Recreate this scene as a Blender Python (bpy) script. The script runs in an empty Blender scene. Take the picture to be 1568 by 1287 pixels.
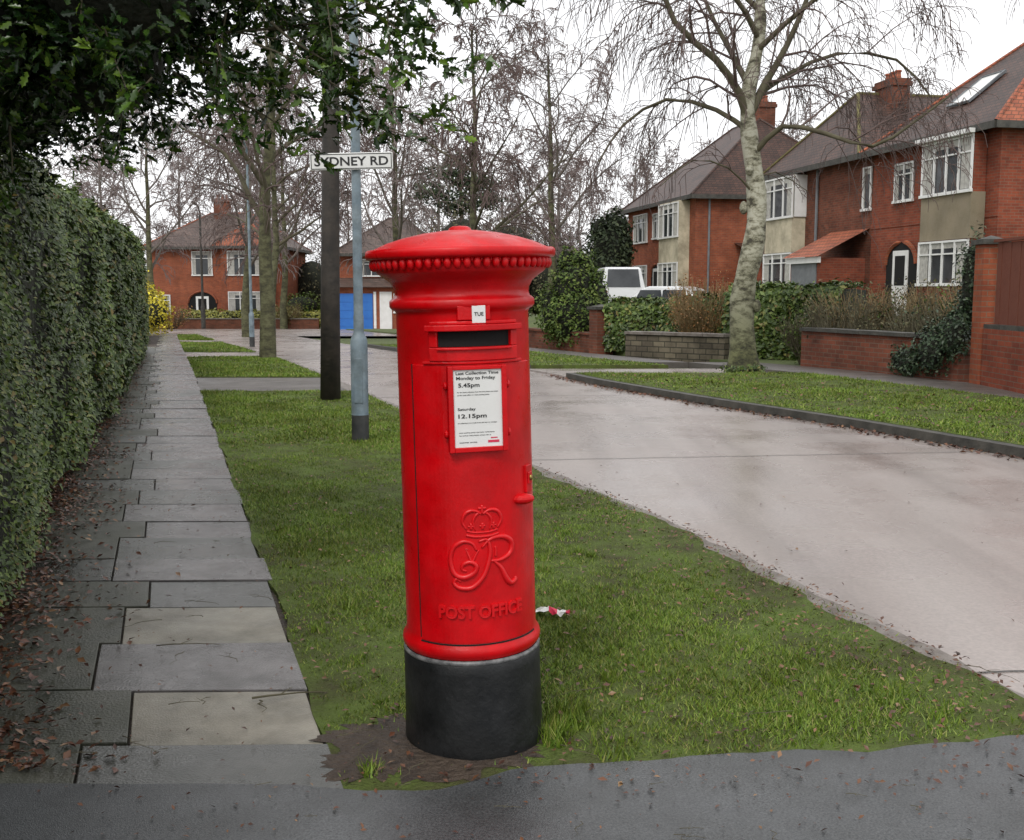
import bpy, math, random
import numpy as np
from mathutils import Vector, Matrix
random.seed(7); np.random.seed(7)
R=random.Random(11); rs=np.random.RandomState(5)
scene=bpy.context.scene
scene.view_settings.view_transform='Standard'; scene.view_settings.look='None'; scene.view_settings.exposure=0; scene.view_settings.gamma=1
COL=scene.collection

# ------------------------------------------------------------------ helpers
def smooth(t): 
    t=min(max(t,0.0),1.0); return t*t*(3-2*t)
def gz(x,y):
    d=-0.018*(min(max(y,18),80)-18)
    s=x+0.36*y
    k=smooth((s-15.0)/6)*(1-smooth((y-48)/10))*smooth((y-10)/5)
    return d*(1-k)+0.6*k
def empty(name,loc=(0,0,0),rz=0.0,parent=None):
    e=bpy.data.objects.new(name,None); COL.objects.link(e)
    e.location=loc; e.rotation_euler=(0,0,rz); e.empty_display_size=.2
    if parent: e.parent=parent
    return e
def put(name,me,mats=(),parent=None,loc=None,rz=None,smooth_=False):
    ob=bpy.data.objects.new(name,me); COL.objects.link(ob)
    for m in mats: me.materials.append(m)
    if parent: ob.parent=parent
    if loc is not None: ob.location=loc
    if rz is not None: ob.rotation_euler=(0,0,rz)
    if smooth_:
        me.polygons.foreach_set("use_smooth",[True]*len(me.polygons))
    return ob

class MB:
    def __init__(s): s.v=[]; s.f=[]; s.m=[]; s.n=0
    def add(s,V,F,mi=0):
        o=s.n; s.v.extend([tuple(map(float,p)) for p in V]); s.n+=len(V)
        for f in F: s.f.append([i+o for i in f]); s.m.append(mi)
    def box(s,x0,x1,y0,y1,z0,z1,mi=0):
        V=[(x0,y0,z0),(x1,y0,z0),(x1,y1,z0),(x0,y1,z0),(x0,y0,z1),(x1,y0,z1),(x1,y1,z1),(x0,y1,z1)]
        s.add(V,[(0,3,2,1),(4,5,6,7),(0,1,5,4),(1,2,6,5),(2,3,7,6),(3,0,4,7)],mi)
    def tube(s,P,rad,sides=5,mi=0,cap=False):
        P=np.array(P,float); n=len(P)
        if np.isscalar(rad): rad=[rad]*n
        T=np.gradient(P,axis=0); T/=np.linalg.norm(T,axis=1)[:,None]+1e-9
        ref=np.array([1,0,0.]) if abs(T[0][0])<.8 else np.array([0,1,0.])
        A=np.cross(T,ref); A/=np.linalg.norm(A,axis=1)[:,None]+1e-9
        B=np.cross(T,A)
        an=np.arange(sides)*2*math.pi/sides
        V=P[:,None,:]+(A[:,None,:]*np.cos(an)[None,:,None]+B[:,None,:]*np.sin(an)[None,:,None])*np.array(rad)[:,None,None]
        F=[]
        for i in range(n-1):
            for j in range(sides):
                k=(j+1)%sides
                F.append((i*sides+j,i*sides+k,(i+1)*sides+k,(i+1)*sides+j))
        if cap: F.append(tuple(range(sides))[::-1]); F.append(tuple((n-1)*sides+j for j in range(sides)))
        s.add(V.reshape(-1,3),F,mi)
    def lathe(s,prof,seg=48,mi=0,a0=0,a1=2*math.pi,c=(0,0)):
        V=[];F=[];n=len(prof); full=abs(a1-a0-2*math.pi)<1e-6
        m=seg if full else seg+1
        for j in range(m):
            a=a0+(a1-a0)*j/seg
            for r,z in prof: V.append((c[0]+r*math.sin(a),c[1]-r*math.cos(a),z))
        for j in range(seg):
            k=(j+1)%m
            for i in range(n-1):
                F.append((j*n+i,k*n+i,k*n+i+1,j*n+i+1))
        s.add(V,F,mi)
    def cbox(s,x0,x1,z0,z1,r0,r1,mi=0,R0=.195,seg=10):
        V=[];F=[]
        for i in range(seg+1):
            a=(x0+(x1-x0)*i/seg)/R0
            for r,z in ((r0,z0),(r1,z0),(r1,z1),(r0,z1)):
                V.append((r*math.sin(a),-r*math.cos(a),z))
        for i in range(seg):
            o=i*4;p=o+4
            for a,b in ((0,1),(1,2),(2,3),(3,0)): F.append((o+a,p+a,p+b,o+b))
        F.append((0,1,2,3)); F.append((seg*4+3,seg*4+2,seg*4+1,seg*4))
        s.add(V,F,mi)
    def ell(s,c,r,mi=0,u=10,w=7):
        V=[];F=[]
        for i in range(w+1):
            t=math.pi*i/w
            for j in range(u):
                a=2*math.pi*j/u
                V.append((c[0]+r[0]*math.sin(t)*math.cos(a),c[1]+r[1]*math.sin(t)*math.sin(a),c[2]+r[2]*math.cos(t)))
        for i in range(w):
            for j in range(u):
                k=(j+1)%u
                F.append((i*u+j,(i+1)*u+j,(i+1)*u+k,i*u+k))
        s.add(V,F,mi)
    def build(s,name,mats,parent=None,loc=None,rz=None,sm=False,bevel=0):
        me=bpy.data.meshes.new(name); me.from_pydata(s.v,[],s.f)
        me.polygons.foreach_set("material_index",s.m)
        ob=put(name,me,mats,parent,loc,rz,sm)
        if bevel:
            b=ob.modifiers.new("bev","BEVEL"); b.width=bevel; b.segments=2; b.limit_method='ANGLE'
        me.update(); return ob

def scatter(name,P,T,B,N,size,tv,tf,mats,parent=None):
    n=len(P); tv=np.array(tv,float); k=len(tv)
    size=np.broadcast_to(np.asarray(size,float),(n,))
    V=P[:,None,:]+size[:,None,None]*(T[:,None,:]*tv[None,:,0,None]+B[:,None,:]*tv[None,:,1,None]+N[:,None,:]*tv[None,:,2,None])
    V=V.reshape(-1,3)
    pat=np.concatenate([np.array(f) for f in tf]); tot=np.array([len(f) for f in tf]); L=len(pat)
    st=np.concatenate([[0],np.cumsum(tot)[:-1]])
    loops=(pat[None,:]+(np.arange(n)*k)[:,None]).ravel()
    starts=(st[None,:]+(np.arange(n)*L)[:,None]).ravel()
    me=bpy.data.meshes.new(name)
    me.vertices.add(len(V)); me.vertices.foreach_set("co",V.astype(np.float32).ravel())
    me.loops.add(len(loops)); me.loops.foreach_set("vertex_index",loops.astype(np.int32))
    me.polygons.add(len(starts)); me.polygons.foreach_set("loop_start",starts.astype(np.int32))
    me.update(calc_edges=True)
    return put(name,me,mats,parent)
def nrm(a): return a/(np.linalg.norm(a,axis=-1,keepdims=True)+1e-9)
def frame_from_normal(N,rr=rs):
    N=nrm(N); T=nrm(np.cross(N,rr.normal(size=N.shape))); return T,np.cross(N,T),N
LEAF_V=[(-.5,0,0),(0,.27,.07),(.5,0,-.05),(0,-.27,.07)]; LEAF_F=[(0,3,2),(0,2,1)]
HOLLY_V=[(-.5,0,0),(-.33,.2,.08),(-.2,.12,.03),(-.02,.25,.09),(.1,.13,.03),(.25,.19,.07),(.33,.07,0),(.52,0,-.07),
         (.33,-.07,0),(.25,-.19,.07),(.1,-.13,.03),(-.02,-.25,.09),(-.2,-.12,.03),(-.33,-.2,.08),(0,0,-.02)]
HOLLY_F=[(0,14,2,1),(14,4,3,2),(14,7,6,4),(4,6,5),(0,13,12,14),(14,12,11,10),(14,10,8,7),(10,9,8)]

# ------------------------------------------------------------------ materials
def newmat(name):
    m=bpy.data.materials.new(name); m.use_nodes=True
    nt=m.node_tree; return m,nt,nt.nodes,nt.links,nt.nodes["Principled BSDF"]
def c4(c): return (c[0],c[1],c[2],1)
def ramp(N,stops):
    r=N.new("ShaderNodeValToRGB"); e=r.color_ramp.elements
    e[0].position=stops[0][0]; e[0].color=c4(stops[0][1]); e[1].position=stops[-1][0]; e[1].color=c4(stops[-1][1])
    for p,c in stops[1:-1]:
        x=e.new(p); x.color=c4(c)
    return r
def mat(name,c1,c2=None,scale=5,rough=.6,rough2=None,bump=0,bscale=60,metal=0,coat=0,detail=5,spec=.5,world=True,bdist=.01,c3=None,rscale=None,grime=0,glo=.62):
    m,nt,N,L,b=newmat(name)
    c2=c2 or c1
    if world: g=N.new("ShaderNodeNewGeometry"); vec=g.outputs["Position"]
    else: g=N.new("ShaderNodeTexCoord"); vec=g.outputs["Object"]
    t=N.new("ShaderNodeTexNoise"); t.inputs["Scale"].default_value=scale; t.inputs["Detail"].default_value=detail; t.inputs["Roughness"].default_value=.65
    L.new(vec,t.inputs["Vector"])
    r=ramp(N,[(.33,c1),(.66,c2)] if not c3 else [(.3,c1),(.5,c2),(.7,c3)])
    L.new(t.outputs["Fac"],r.inputs["Fac"]); out=r.outputs["Color"]
    if grime:
        t4=N.new("ShaderNodeTexNoise"); t4.inputs["Scale"].default_value=grime; t4.inputs["Detail"].default_value=6; t4.inputs["Roughness"].default_value=.7
        L.new(vec,t4.inputs["Vector"]); r4=ramp(N,[(.36,(glo,glo,glo*.97)),(.62,(1.08,1.08,1.08))]); L.new(t4.outputs["Fac"],r4.inputs["Fac"])
        mx=N.new("ShaderNodeMix"); mx.data_type='RGBA'; mx.blend_type='MULTIPLY'; mx.inputs["Factor"].default_value=1
        L.new(out,mx.inputs[6]); L.new(r4.outputs["Color"],mx.inputs[7]); out=mx.outputs[2]
    L.new(out,b.inputs["Base Color"])
    b.inputs["Roughness"].default_value=rough; b.inputs["Metallic"].default_value=metal
    b.inputs["Coat Weight"].default_value=coat; b.inputs["Coat Roughness"].default_value=.15
    b.inputs["Specular IOR Level"].default_value=spec
    if rough2 is not None:
        t3=N.new("ShaderNodeTexNoise"); t3.inputs["Scale"].default_value=rscale or scale*.6; t3.inputs["Detail"].default_value=4
        L.new(vec,t3.inputs["Vector"])
        mr=N.new("ShaderNodeMapRange"); mr.inputs["From Min"].default_value=.35; mr.inputs["From Max"].default_value=.65
        mr.inputs["To Min"].default_value=rough; mr.inputs["To Max"].default_value=rough2
        L.new(t3.outputs["Fac"],mr.inputs["Value"]); L.new(mr.outputs["Result"],b.inputs["Roughness"])
    if bump:
        t2=N.new("ShaderNodeTexNoise"); t2.inputs["Scale"].default_value=bscale; t2.inputs["Detail"].default_value=4
        L.new(vec,t2.inputs["Vector"])
        bp=N.new("ShaderNodeBump"); bp.inputs["Strength"].default_value=bump; bp.inputs["Distance"].default_value=bdist
        L.new(t2.outputs["Fac"],bp.inputs["Height"]); L.new(bp.outputs["Normal"],b.inputs["Normal"])
    return m
def leafmat(name,stops,rough=.45,patch=None,spec=.5):
    m,nt,N,L,b=newmat(name)
    g=N.new("ShaderNodeNewGeometry"); r=ramp(N,stops); L.new(g.outputs["Random Per Island"],r.inputs["Fac"])
    t=N.new("ShaderNodeTexNoise"); t.inputs["Scale"].default_value=patch[0] if patch else 1.2; t.inputs["Detail"].default_value=3
    L.new(g.outputs["Position"],t.inputs["Vector"])
    mr=N.new("ShaderNodeMapRange"); mr.inputs["From Min"].default_value=.35; mr.inputs["From Max"].default_value=.65
    L.new(t.outputs["Fac"],mr.inputs["Value"])
    mx=N.new("ShaderNodeMix"); mx.data_type='RGBA'; mx.blend_type='MULTIPLY'; mx.inputs["Factor"].default_value=1
    r2=ramp(N,[(0,patch[1] if patch else (.65,.65,.6)),(1,(1.1,1.1,1.05))]); L.new(mr.outputs["Result"],r2.inputs["Fac"])
    L.new(r.outputs["Color"],mx.inputs[6]); L.new(r2.outputs["Color"],mx.inputs[7])
    L.new(mx.outputs[2],b.inputs["Base Color"]); b.inputs["Roughness"].default_value=rough; b.inputs["Specular IOR Level"].default_value=spec
    return m
def brickmat(name,c1,c2,mortar,bw=.225,bh=.075,ms=.006,dirt=.5,rough=.85,bumps=.4):
    m,nt,N,L,b=newmat(name)
    tc=N.new("ShaderNodeTexCoord"); sp=N.new("ShaderNodeSeparateXYZ"); L.new(tc.outputs["Object"],sp.inputs[0])
    ad=N.new("ShaderNodeMath"); L.new(sp.outputs[0],ad.inputs[0]); L.new(sp.outputs[1],ad.inputs[1])
    cb=N.new("ShaderNodeCombineXYZ"); L.new(ad.outputs[0],cb.inputs[0]); L.new(sp.outputs[2],cb.inputs[1])
    t=N.new("ShaderNodeTexBrick"); t.inputs["Scale"].default_value=1; t.inputs["Brick Width"].default_value=bw; t.inputs["Row Height"].default_value=bh
    t.inputs["Mortar Size"].default_value=ms; t.inputs["Color1"].default_value=c4(c1); t.inputs["Color2"].default_value=c4(c2); t.inputs["Mortar"].default_value=c4(mortar)
    L.new(cb.outputs[0],t.inputs["Vector"])
    n=N.new("ShaderNodeTexNoise"); n.inputs["Scale"].default_value=1.1; n.inputs["Detail"].default_value=7; n.inputs["Roughness"].default_value=.75
    L.new(tc.outputs["Object"],n.inputs["Vector"])
    r=ramp(N,[(.32,(dirt,dirt,dirt)),(.68,(1.2,1.2,1.2))]); L.new(n.outputs["Fac"],r.inputs["Fac"])
    mx=N.new("ShaderNodeMix"); mx.data_type='RGBA'; mx.blend_type='MULTIPLY'; mx.inputs["Factor"].default_value=1
    L.new(t.outputs["Color"],mx.inputs[6]); L.new(r.outputs["Color"],mx.inputs[7]); L.new(mx.outputs[2],b.inputs["Base Color"])
    bp=N.new("ShaderNodeBump"); bp.inputs["Strength"].default_value=bumps; bp.inputs["Distance"].default_value=.01; bp.invert=True
    L.new(t.outputs["Fac"],bp.inputs["Height"]); L.new(bp.outputs["Normal"],b.inputs["Normal"])
    b.inputs["Roughness"].default_value=rough; b.inputs["Specular IOR Level"].default_value=.25
    return m

M_red=mat("wet_red_paint",(.47,.0008,.003),(.58,.0012,.005),6,.26,.50,.18,150,bdist=.003,spec=.32,rscale=14,grime=9,glo=.86)
M_redraised=mat("red_paint_relief",(.56,.003,.006),(.64,.006,.010),30,.34,bump=.1,bscale=200,bdist=.003,spec=.4)
M_black=mat("black_paint",(.006,.007,.008),(.018,.019,.020),14,.35,.6,.3,70,bdist=.005,spec=.4,grime=6)
M_ring=mat("mottled_grey_ring",(.03,.032,.035),(.22,.22,.22),25,.4)  # mottled near-black to mid grey, for the plinth's top edge
M_dark=mat("dark_opening",(.003,.003,.003),rough=.9)
M_white=mat("white_enamel",(.74,.74,.73),(.66,.66,.64),6,.3)
M_ink=mat("black_ink",(.012,.012,.012),rough=.5)
M_pink=mat("pink_print",(.6,.03,.08),rough=.4)
M_brass=mat("brass",(.35,.24,.08),(.2,.13,.05),60,.35,metal=1)
M_galv=mat("blue_grey_pole_paint",(.14,.19,.23),(.21,.26,.29),7,.45,.6,.1,60,grime=5)
M_polebl=mat("pole_black_band",(.02,.022,.025),(.05,.05,.05),12,.6)
M_wood=mat("tarred_wood_pole",(.014,.012,.010),(.040,.031,.024),6,.7,bump=.6,bscale=30)
M_asph=mat("wet_asphalt",(.028,.031,.034),(.105,.110,.113),150,.20,.42,.35,300,bdist=.004,detail=6,rscale=1.3,grime=1.6)
M_asph2=mat("footway_asphalt",(.07,.062,.056),(.115,.10,.09),2.5,.35,.55,.5,150)
def concrete_road():
    m,nt,N,L,b=newmat("wet_concrete_road")
    g=N.new("ShaderNodeNewGeometry")
    def noise(sc,det,vec=None):
        t=N.new("ShaderNodeTexNoise"); t.inputs["Scale"].default_value=sc; t.inputs["Detail"].default_value=det; t.inputs["Roughness"].default_value=.6
        L.new(vec or g.outputs["Position"],t.inputs["Vector"]); return t
    mp=N.new("ShaderNodeMapping"); mp.inputs["Rotation"].default_value=(0,0,-math.radians(19.8)); mp.inputs["Scale"].default_value=(1.5,.12,1)
    L.new(g.outputs["Position"],mp.inputs["Vector"])
    a=noise(1.0,6,mp.outputs[0]); r=ramp(N,[(.3,(.205,.175,.160)),(.5,(.285,.247,.228)),(.7,(.335,.297,.276))]); L.new(a.outputs["Fac"],r.inputs["Fac"])
    f=noise(55,6); rf=ramp(N,[(.3,(.80,.80,.80)),(.7,(1.12,1.1,1.1))]); L.new(f.outputs["Fac"],rf.inputs["Fac"])
    mx=N.new("ShaderNodeMix"); mx.data_type='RGBA'; mx.blend_type='MULTIPLY'; mx.inputs["Factor"].default_value=1
    L.new(r.outputs["Color"],mx.inputs[6]); L.new(rf.outputs["Color"],mx.inputs[7]); L.new(mx.outputs[2],b.inputs["Base Color"])
    w=noise(.9,4); mr=N.new("ShaderNodeMapRange"); mr.inputs["From Min"].default_value=.35; mr.inputs["From Max"].default_value=.65; mr.inputs["To Min"].default_value=.18; mr.inputs["To Max"].default_value=.38
    L.new(w.outputs["Fac"],mr.inputs["Value"]); L.new(mr.outputs["Result"],b.inputs["Roughness"]); b.inputs["Specular IOR Level"].default_value=.6
    bp=N.new("ShaderNodeBump"); bp.inputs["Strength"].default_value=.15; bp.inputs["Distance"].default_value=.006
    L.new(f.outputs["Fac"],bp.inputs["Height"]); L.new(bp.outputs["Normal"],b.inputs["Normal"])
    return m
M_conc=concrete_road()
M_kerbD=mat("mossy_kerb_stone",(.025,.025,.021),(.07,.065,.055),5,.6,bump=.5,bscale=40)
M_kerbL=mat("concrete_edging",(.10,.08,.065),(.22,.195,.175),6,.5,bump=.4,bscale=60,detail=8)
M_soil=mat("soil",(.030,.020,.014),(.068,.048,.033),9,.7,bump=.9,bscale=50,bdist=.02)
M_turf=mat("turf_ground",(.050,.040,.022),(.075,.098,.024),3.0,.85,bump=.9,bscale=70,bdist=.02,c3=(.105,.155,.030),detail=10,spec=.2)
M_lawn=mat("lawn_ground",(.06,.075,.025),(.10,.13,.035),1.5,.9,bump=.6,bscale=20)
slab_mats=[mat("paving_slate",(.070,.073,.066),(.115,.115,.108),5,.16,.40,.25,130,detail=8,grime=3),
           mat("paving_grey",(.105,.098,.096),(.16,.15,.148),6,.14,.36,.25,130,detail=8,grime=3),
           mat("paving_buff",(.20,.185,.145),(.29,.265,.215),7,.3,.5,.3,160,detail=8,grime=3),
           mat("paving_mossy",(.045,.050,.034),(.09,.09,.07),5,.35,.55,.3,110,detail=8,grime=3)]
M_grass=leafmat("grass_blades",[(0,(.065,.125,.012)),(.45,(.125,.205,.022)),(.78,(.195,.275,.038)),(.92,(.25,.28,.07)),(1,(.29,.24,.12))],.5,(1.3,(.66,.62,.5)),.3)
M_privet=leafmat("privet_leaves",[(0,(.034,.062,.012)),(.5,(.068,.110,.022)),(.84,(.125,.18,.036)),(.94,(.20,.21,.06)),(1,(.18,.11,.04))],.42,(.9,(.55,.58,.48)),.35)
M_holly=leafmat("holly_leaves",[(0,(.006,.018,.006)),(.6,(.016,.042,.010)),(.86,(.045,.095,.014)),(1,(.11,.18,.025))],.22,(1.5,(.6,.6,.6)),.4)
M_litter=leafmat("fallen_leaves",[(0,(.055,.022,.014)),(.5,(.12,.045,.024)),(.85,(.19,.085,.04)),(1,(.26,.16,.08))],.45,(3,(.6,.6,.6)))
M_core=mat("dark_foliage_core",(.008,.011,.005),(.018,.020,.010),8,.9,bump=1,bscale=20,bdist=.05)  # near-black colour standing in for the shade deep inside foliage
M_brick=brickmat("red_brick",(.27,.065,.033),(.18,.045,.026),(.17,.11,.08),dirt=.6)
M_brickdk=brickmat("weathered_brick",(.20,.062,.035),(.125,.045,.028),(.14,.10,.075),dirt=.45)
M_brickor=brickmat("orange_brick",(.32,.088,.040),(.24,.062,.032),(.20,.13,.09),dirt=.6)
M_stone=brickmat("rubble_stone",(.20,.17,.12),(.12,.10,.075),(.06,.055,.04),bw=.3,bh=.12,ms=.012,dirt=.35)
M_tile=brickmat("brown_roof_tiles",(.095,.045,.032),(.06,.032,.024),(.024,.016,.013),bw=.2,bh=.11,ms=.012,dirt=.4,rough=.5)
M_tilered=brickmat("red_roof_tiles",(.40,.125,.065),(.31,.09,.05),(.14,.06,.035),bw=.2,bh=.11,ms=.012,dirt=.6,rough=.6)
M_tilegrey=brickmat("grey_roof_tiles",(.14,.092,.075),(.095,.068,.058),(.05,.04,.035),bw=.2,bh=.11,ms=.012,dirt=.5,rough=.5)
M_frame=mat("white_window_frame",(.76,.76,.75),(.66,.66,.64),3,.4)
M_glass=mat("window_glass",(.018,.021,.024),(.05,.055,.06),1.2,.06,spec=.5)
M_curtain=mat("net_curtain",(.48,.47,.43),(.30,.29,.27),9,.9)
M_render=mat("cream_render",(.55,.49,.36),(.45,.40,.29),2,.8,bump=.3,bscale=60,grime=1.5)
M_pebble=mat("pebbledash",(.30,.25,.17),(.22,.185,.13),3,.9,bump=.6,bscale=40,grime=1.5)
M_blue=mat("blue_garage_paint",(.02,.13,.46),(.03,.17,.52),2,.4)
M_fence=mat("red_brown_fence",(.19,.048,.024),(.12,.034,.018),4,.75,bump=.4,bscale=30,grime=4)
M_lead=mat("lead_grey",(.12,.13,.14),(.18,.19,.20),4,.6)
M_moss=mat("moss",(.14,.13,.04),(.09,.07,.03),8,.9,bump=.5)
def barkmat(name,a,b_,c,sc=3,hi=None):
    m,nt,N,L,b=newmat(name)
    tc=N.new("ShaderNodeTexCoord"); mp=N.new("ShaderNodeMapping"); mp.inputs["Scale"].default_value=(1.2,1.2,2.2); L.new(tc.outputs["Object"],mp.inputs["Vector"])
    t=N.new("ShaderNodeTexNoise"); t.inputs["Scale"].default_value=sc; t.inputs["Detail"].default_value=7; t.inputs["Roughness"].default_value=.75; L.new(mp.outputs[0],t.inputs["Vector"])
    r=ramp(N,[(.38,a),(.48,b_),(.58,c)]); L.new(t.outputs["Fac"],r.inputs["Fac"]); out=r.outputs["Color"]
    if hi:   # green, mossy foot fading to pale bark higher up
        sp=N.new("ShaderNodeSeparateXYZ"); L.new(tc.outputs["Object"],sp.inputs[0])
        mr=N.new("ShaderNodeMapRange"); mr.inputs["From Min"].default_value=.3; mr.inputs["From Max"].default_value=2.4; L.new(sp.outputs[2],mr.inputs["Value"])
        r2=ramp(N,[(.40,(.05,.045,.03)),(.47,(.20,.19,.13)),(.56,hi)]); L.new(t.outputs["Fac"],r2.inputs["Fac"])
        mx=N.new("ShaderNodeMix"); mx.data_type='RGBA'; L.new(mr.outputs["Result"],mx.inputs["Factor"]); L.new(out,mx.inputs[6]); L.new(r2.outputs["Color"],mx.inputs[7]); out=mx.outputs[2]
    L.new(out,b.inputs["Base Color"])
    bp=N.new("ShaderNodeBump"); bp.inputs["Strength"].default_value=.7; bp.inputs["Distance"].default_value=.02; L.new(t.outputs["Fac"],bp.inputs["Height"]); L.new(bp.outputs["Normal"],b.inputs["Normal"])
    b.inputs["Roughness"].default_value=.85; return m
M_birch=barkmat("birch_bark",(.018,.018,.009),(.06,.062,.026),(.13,.135,.06),2.8,hi=(.40,.39,.31))
M_bark=barkmat("mossy_bark",(.035,.032,.018),(.07,.068,.032),(.12,.12,.06),3)
M_twig=mat("birch_twigs",(.085,.055,.050),(.13,.09,.08),2,.8)
M_twigfar=mat("hazed_distant_twigs",(.17,.13,.125),(.24,.195,.185),1,.9)  # twig colour lightened to paint in distance haze
M_limb=mat("bare_limbs",(.055,.045,.025),(.11,.10,.06),4,.85)
M_limbfar=mat("hazed_distant_limbs",(.10,.085,.07),(.15,.13,.11),4,.85)  # paler limb colour for far trees, haze painted in

# ------------------------------------------------------------------ world and light
w=bpy.data.worlds.new("World"); scene.world=w; w.use_nodes=True
N=w.node_tree.nodes; L=w.node_tree.links; bg=N["Background"]
sky=N.new("ShaderNodeTexSky"); sky.sky_type='NISHITA'; sky.sun_disc=False
sky.sun_elevation=math.radians(48); sky.sun_rotation=math.radians(200); sky.dust_density=4; sky.air_density=1.2
hs=N.new("ShaderNodeHueSaturation"); hs.inputs["Saturation"].default_value=.25; L.new(sky.outputs[0],hs.inputs["Color"])
tc=N.new("ShaderNodeTexCoord"); cn=N.new("ShaderNodeTexNoise"); cn.inputs["Scale"].default_value=2.2; cn.inputs["Detail"].default_value=5
L.new(tc.outputs["Generated"],cn.inputs["Vector"])
cr=ramp(N,[(.3,(9.0,9.1,9.3)),(.7,(10.4,10.4,10.5))]); L.new(cn.outputs["Fac"],cr.inputs["Fac"])
mx=N.new("ShaderNodeMix"); mx.data_type='RGBA'; mx.inputs["Factor"].default_value=.85
L.new(hs.outputs[0],mx.inputs[6]); L.new(cr.outputs[0],mx.inputs[7]); L.new(mx.outputs[2],bg.inputs["Color"]); bg.inputs["Strength"].default_value=.143
sl=bpy.data.lights.new("sun","SUN"); sl.energy=1.45; sl.angle=math.radians(18); sl.color=(1,.965,.91)
so=bpy.data.objects.new("sun",sl); COL.objects.link(so); so.rotation_euler=(math.radians(42),0,math.radians(-20)); so.location=(0,-5,12)

# ------------------------------------------------------------------ camera
cam=bpy.data.cameras.new("camera"); co=bpy.data.objects.new("camera",cam); COL.objects.link(co)
cam.lens=37.9; cam.sensor_width=36; cam.sensor_fit='HORIZONTAL'; cam.clip_end=2000; cam.clip_start=.05
co.location=(0,0,1.35); co.rotation_euler=(math.radians(90-6.84),0,0); scene.camera=co

# ------------------------------------------------------------------ ground sheets
LY=[-2,2,3.0,3.51,4.8,6.2,8.37,13.1,18.2,24,45]; LX=[4.6,2.75,2.02,1.75,1.38,.98,.185,-1.47,-3.25,-5.2,-13]
RY=[2,5,9.06,10.97,13.37,16.3,19.5,24,30,45]; RX=[7.0,5.75,4.30,3.55,2.4,1.2,.25,-1.3,-3.6,-9]
def kl(y): return float(np.interp(y,LY,LX))
def kr(y): return float(np.interp(y,RY,RX))
def wob(y,a=.02,f=3.1,p=0): return a*(math.sin(y*f+p)+.6*math.sin(y*f*2.3+1+p)+.4*math.sin(y*f*5.1+2+p))
def pe(y): return .44-.32*y    # path right edge
def strip(name,fl,fr,y0,y1,dz,m,step=1.0,skirt=.12,parent=None,nx=1):
    ys=sorted(set([y0,y1]+[y for y in list(np.arange(math.ceil(y0),y1,step))+([18.0] if y0<18<y1 else [])]))
    mb=MB(); V=[];F=[];n=nx+1
    for y in ys:
        a,b=fl(y),fr(y)
        for i in range(n):
            x=a+(b-a)*i/nx; V.append((x,y,gz(x,y)+dz))
    for j in range(len(ys)-1):
        for i in range(nx): F.append((j*n+i,j*n+i+1,(j+1)*n+i+1,(j+1)*n+i))
    o=len(V)
    ring=[i for i in range(n)]+[j*n+nx for j in range(1,len(ys))]+[(len(ys)-1)*n+i for i in range(nx-1,-1,-1)]+[j*n for j in range(len(ys)-2,0,-1)]
    for i in ring: x,y,z=V[i]; V.append((x,y,z-skirt))
    for k in range(len(ring)):
        k2=(k+1)%len(ring); F.append((ring[k2],ring[k],o+k,o+k2))
    mb.add(V,F,0); return mb.build(name,[m],parent)
xs=list(range(-300,-40,20))+list(np.arange(-40,50,2.0))+list(range(50,321,20)); ys=list(range(-60,0,10))+list(np.arange(0,90,1.0))+list(range(90,500,30))
mb=MB(); V=[(x,y,gz(x,y)-.16) for y in ys for x in xs]; n=len(xs)
mb.add(V,[(j*n+i,j*n+i+1,(j+1)*n+i+1,(j+1)*n+i) for j in range(len(ys)-1) for i in range(n-1)])
mb.build("ground",[M_lawn])
strip("road",lambda y:kl(y)-.02,lambda y:kr(y)+.02,2,46,-.06,M_conc,skirt=.08)
mb=MB(); V=[]
for y in (45.5,50,56,63):
    for x in (-60,16): V.append((x,y,gz(-10,y)-.054))
mb.add(V,[(0,1,3,2),(2,3,5,4),(4,5,7,6)]); mb.build("cross_road",[M_conc])
mb=MB()
for y0,tilt in ((3.85,.16),(8.9,.2),(14.2,.2),(19.5,.2),(25,.2),(31,.2)):
    x0,x1=kl(y0)+.0,kr(y0)
    V=[];nn=24
    for i in range(nn+1):
        x=x0+(x1-x0)*i/nn; y=y0+tilt*(x-x0)*.6+.008*math.sin(i*2.1)
        for dy in (-.006,.006): V.append((x,y+dy,gz(x,y)-.056))
    mb.add(V,[(2*i,2*i+2,2*i+3,2*i+1) for i in range(nn)])
mb.build("road_joints",[M_kerbD])
for i,(a,b) in enumerate(((2.2,14.6),(17,24),(26.8,35),(37.5,45))):
    strip("grass_verge" if i==0 else "grass_verge.%03d"%i,lambda y:pe(y)+wob(y,.012),lambda y:kl(y)-.10+wob(y,.03,2.3)+wob(y,.012,11),a,b,0,M_turf,step=.0625 if i==0 else .25)
strip("kerb",lambda y:kl(y)-.20,lambda y:kl(y)+wob(y,.012,5)+wob(y,.008,13),2.2,45,-.012,M_kerbL,step=.0625)
for i,(a,b) in enumerate(((14.6,17),(24,26.8),(35,37.5))):
    strip("driveway_crossing" if i==0 else "driveway_crossing.%03d"%i,lambda y:pe(y),lambda y:kl(y)-.1,a,b,-.014,M_asph2 if i==0 else M_conc)
mb=MB(); nx=260; V=[];F=[]
for i in range(nx+1):
    x=-7+17*i/nx
    ye=2.84+.15*(x+.44)+ wob(x,.016,4)+.5*wob(x,.012,17) + (-.07*math.exp(-((x+.25)/.2)**2))
    if x<-.55: ye=2.82+wob(x,.004,3)
    V+= [(x,-8,.002),(x,ye,.006),(x,ye+.03,-.012)]
for i in range(nx):
    for k in (0,1): F.append((i*3+k,i*3+3+k,i*3+4+k,i*3+1+k))
mb.add(V,F); mb.build("asphalt_footway",[M_asph])
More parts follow.
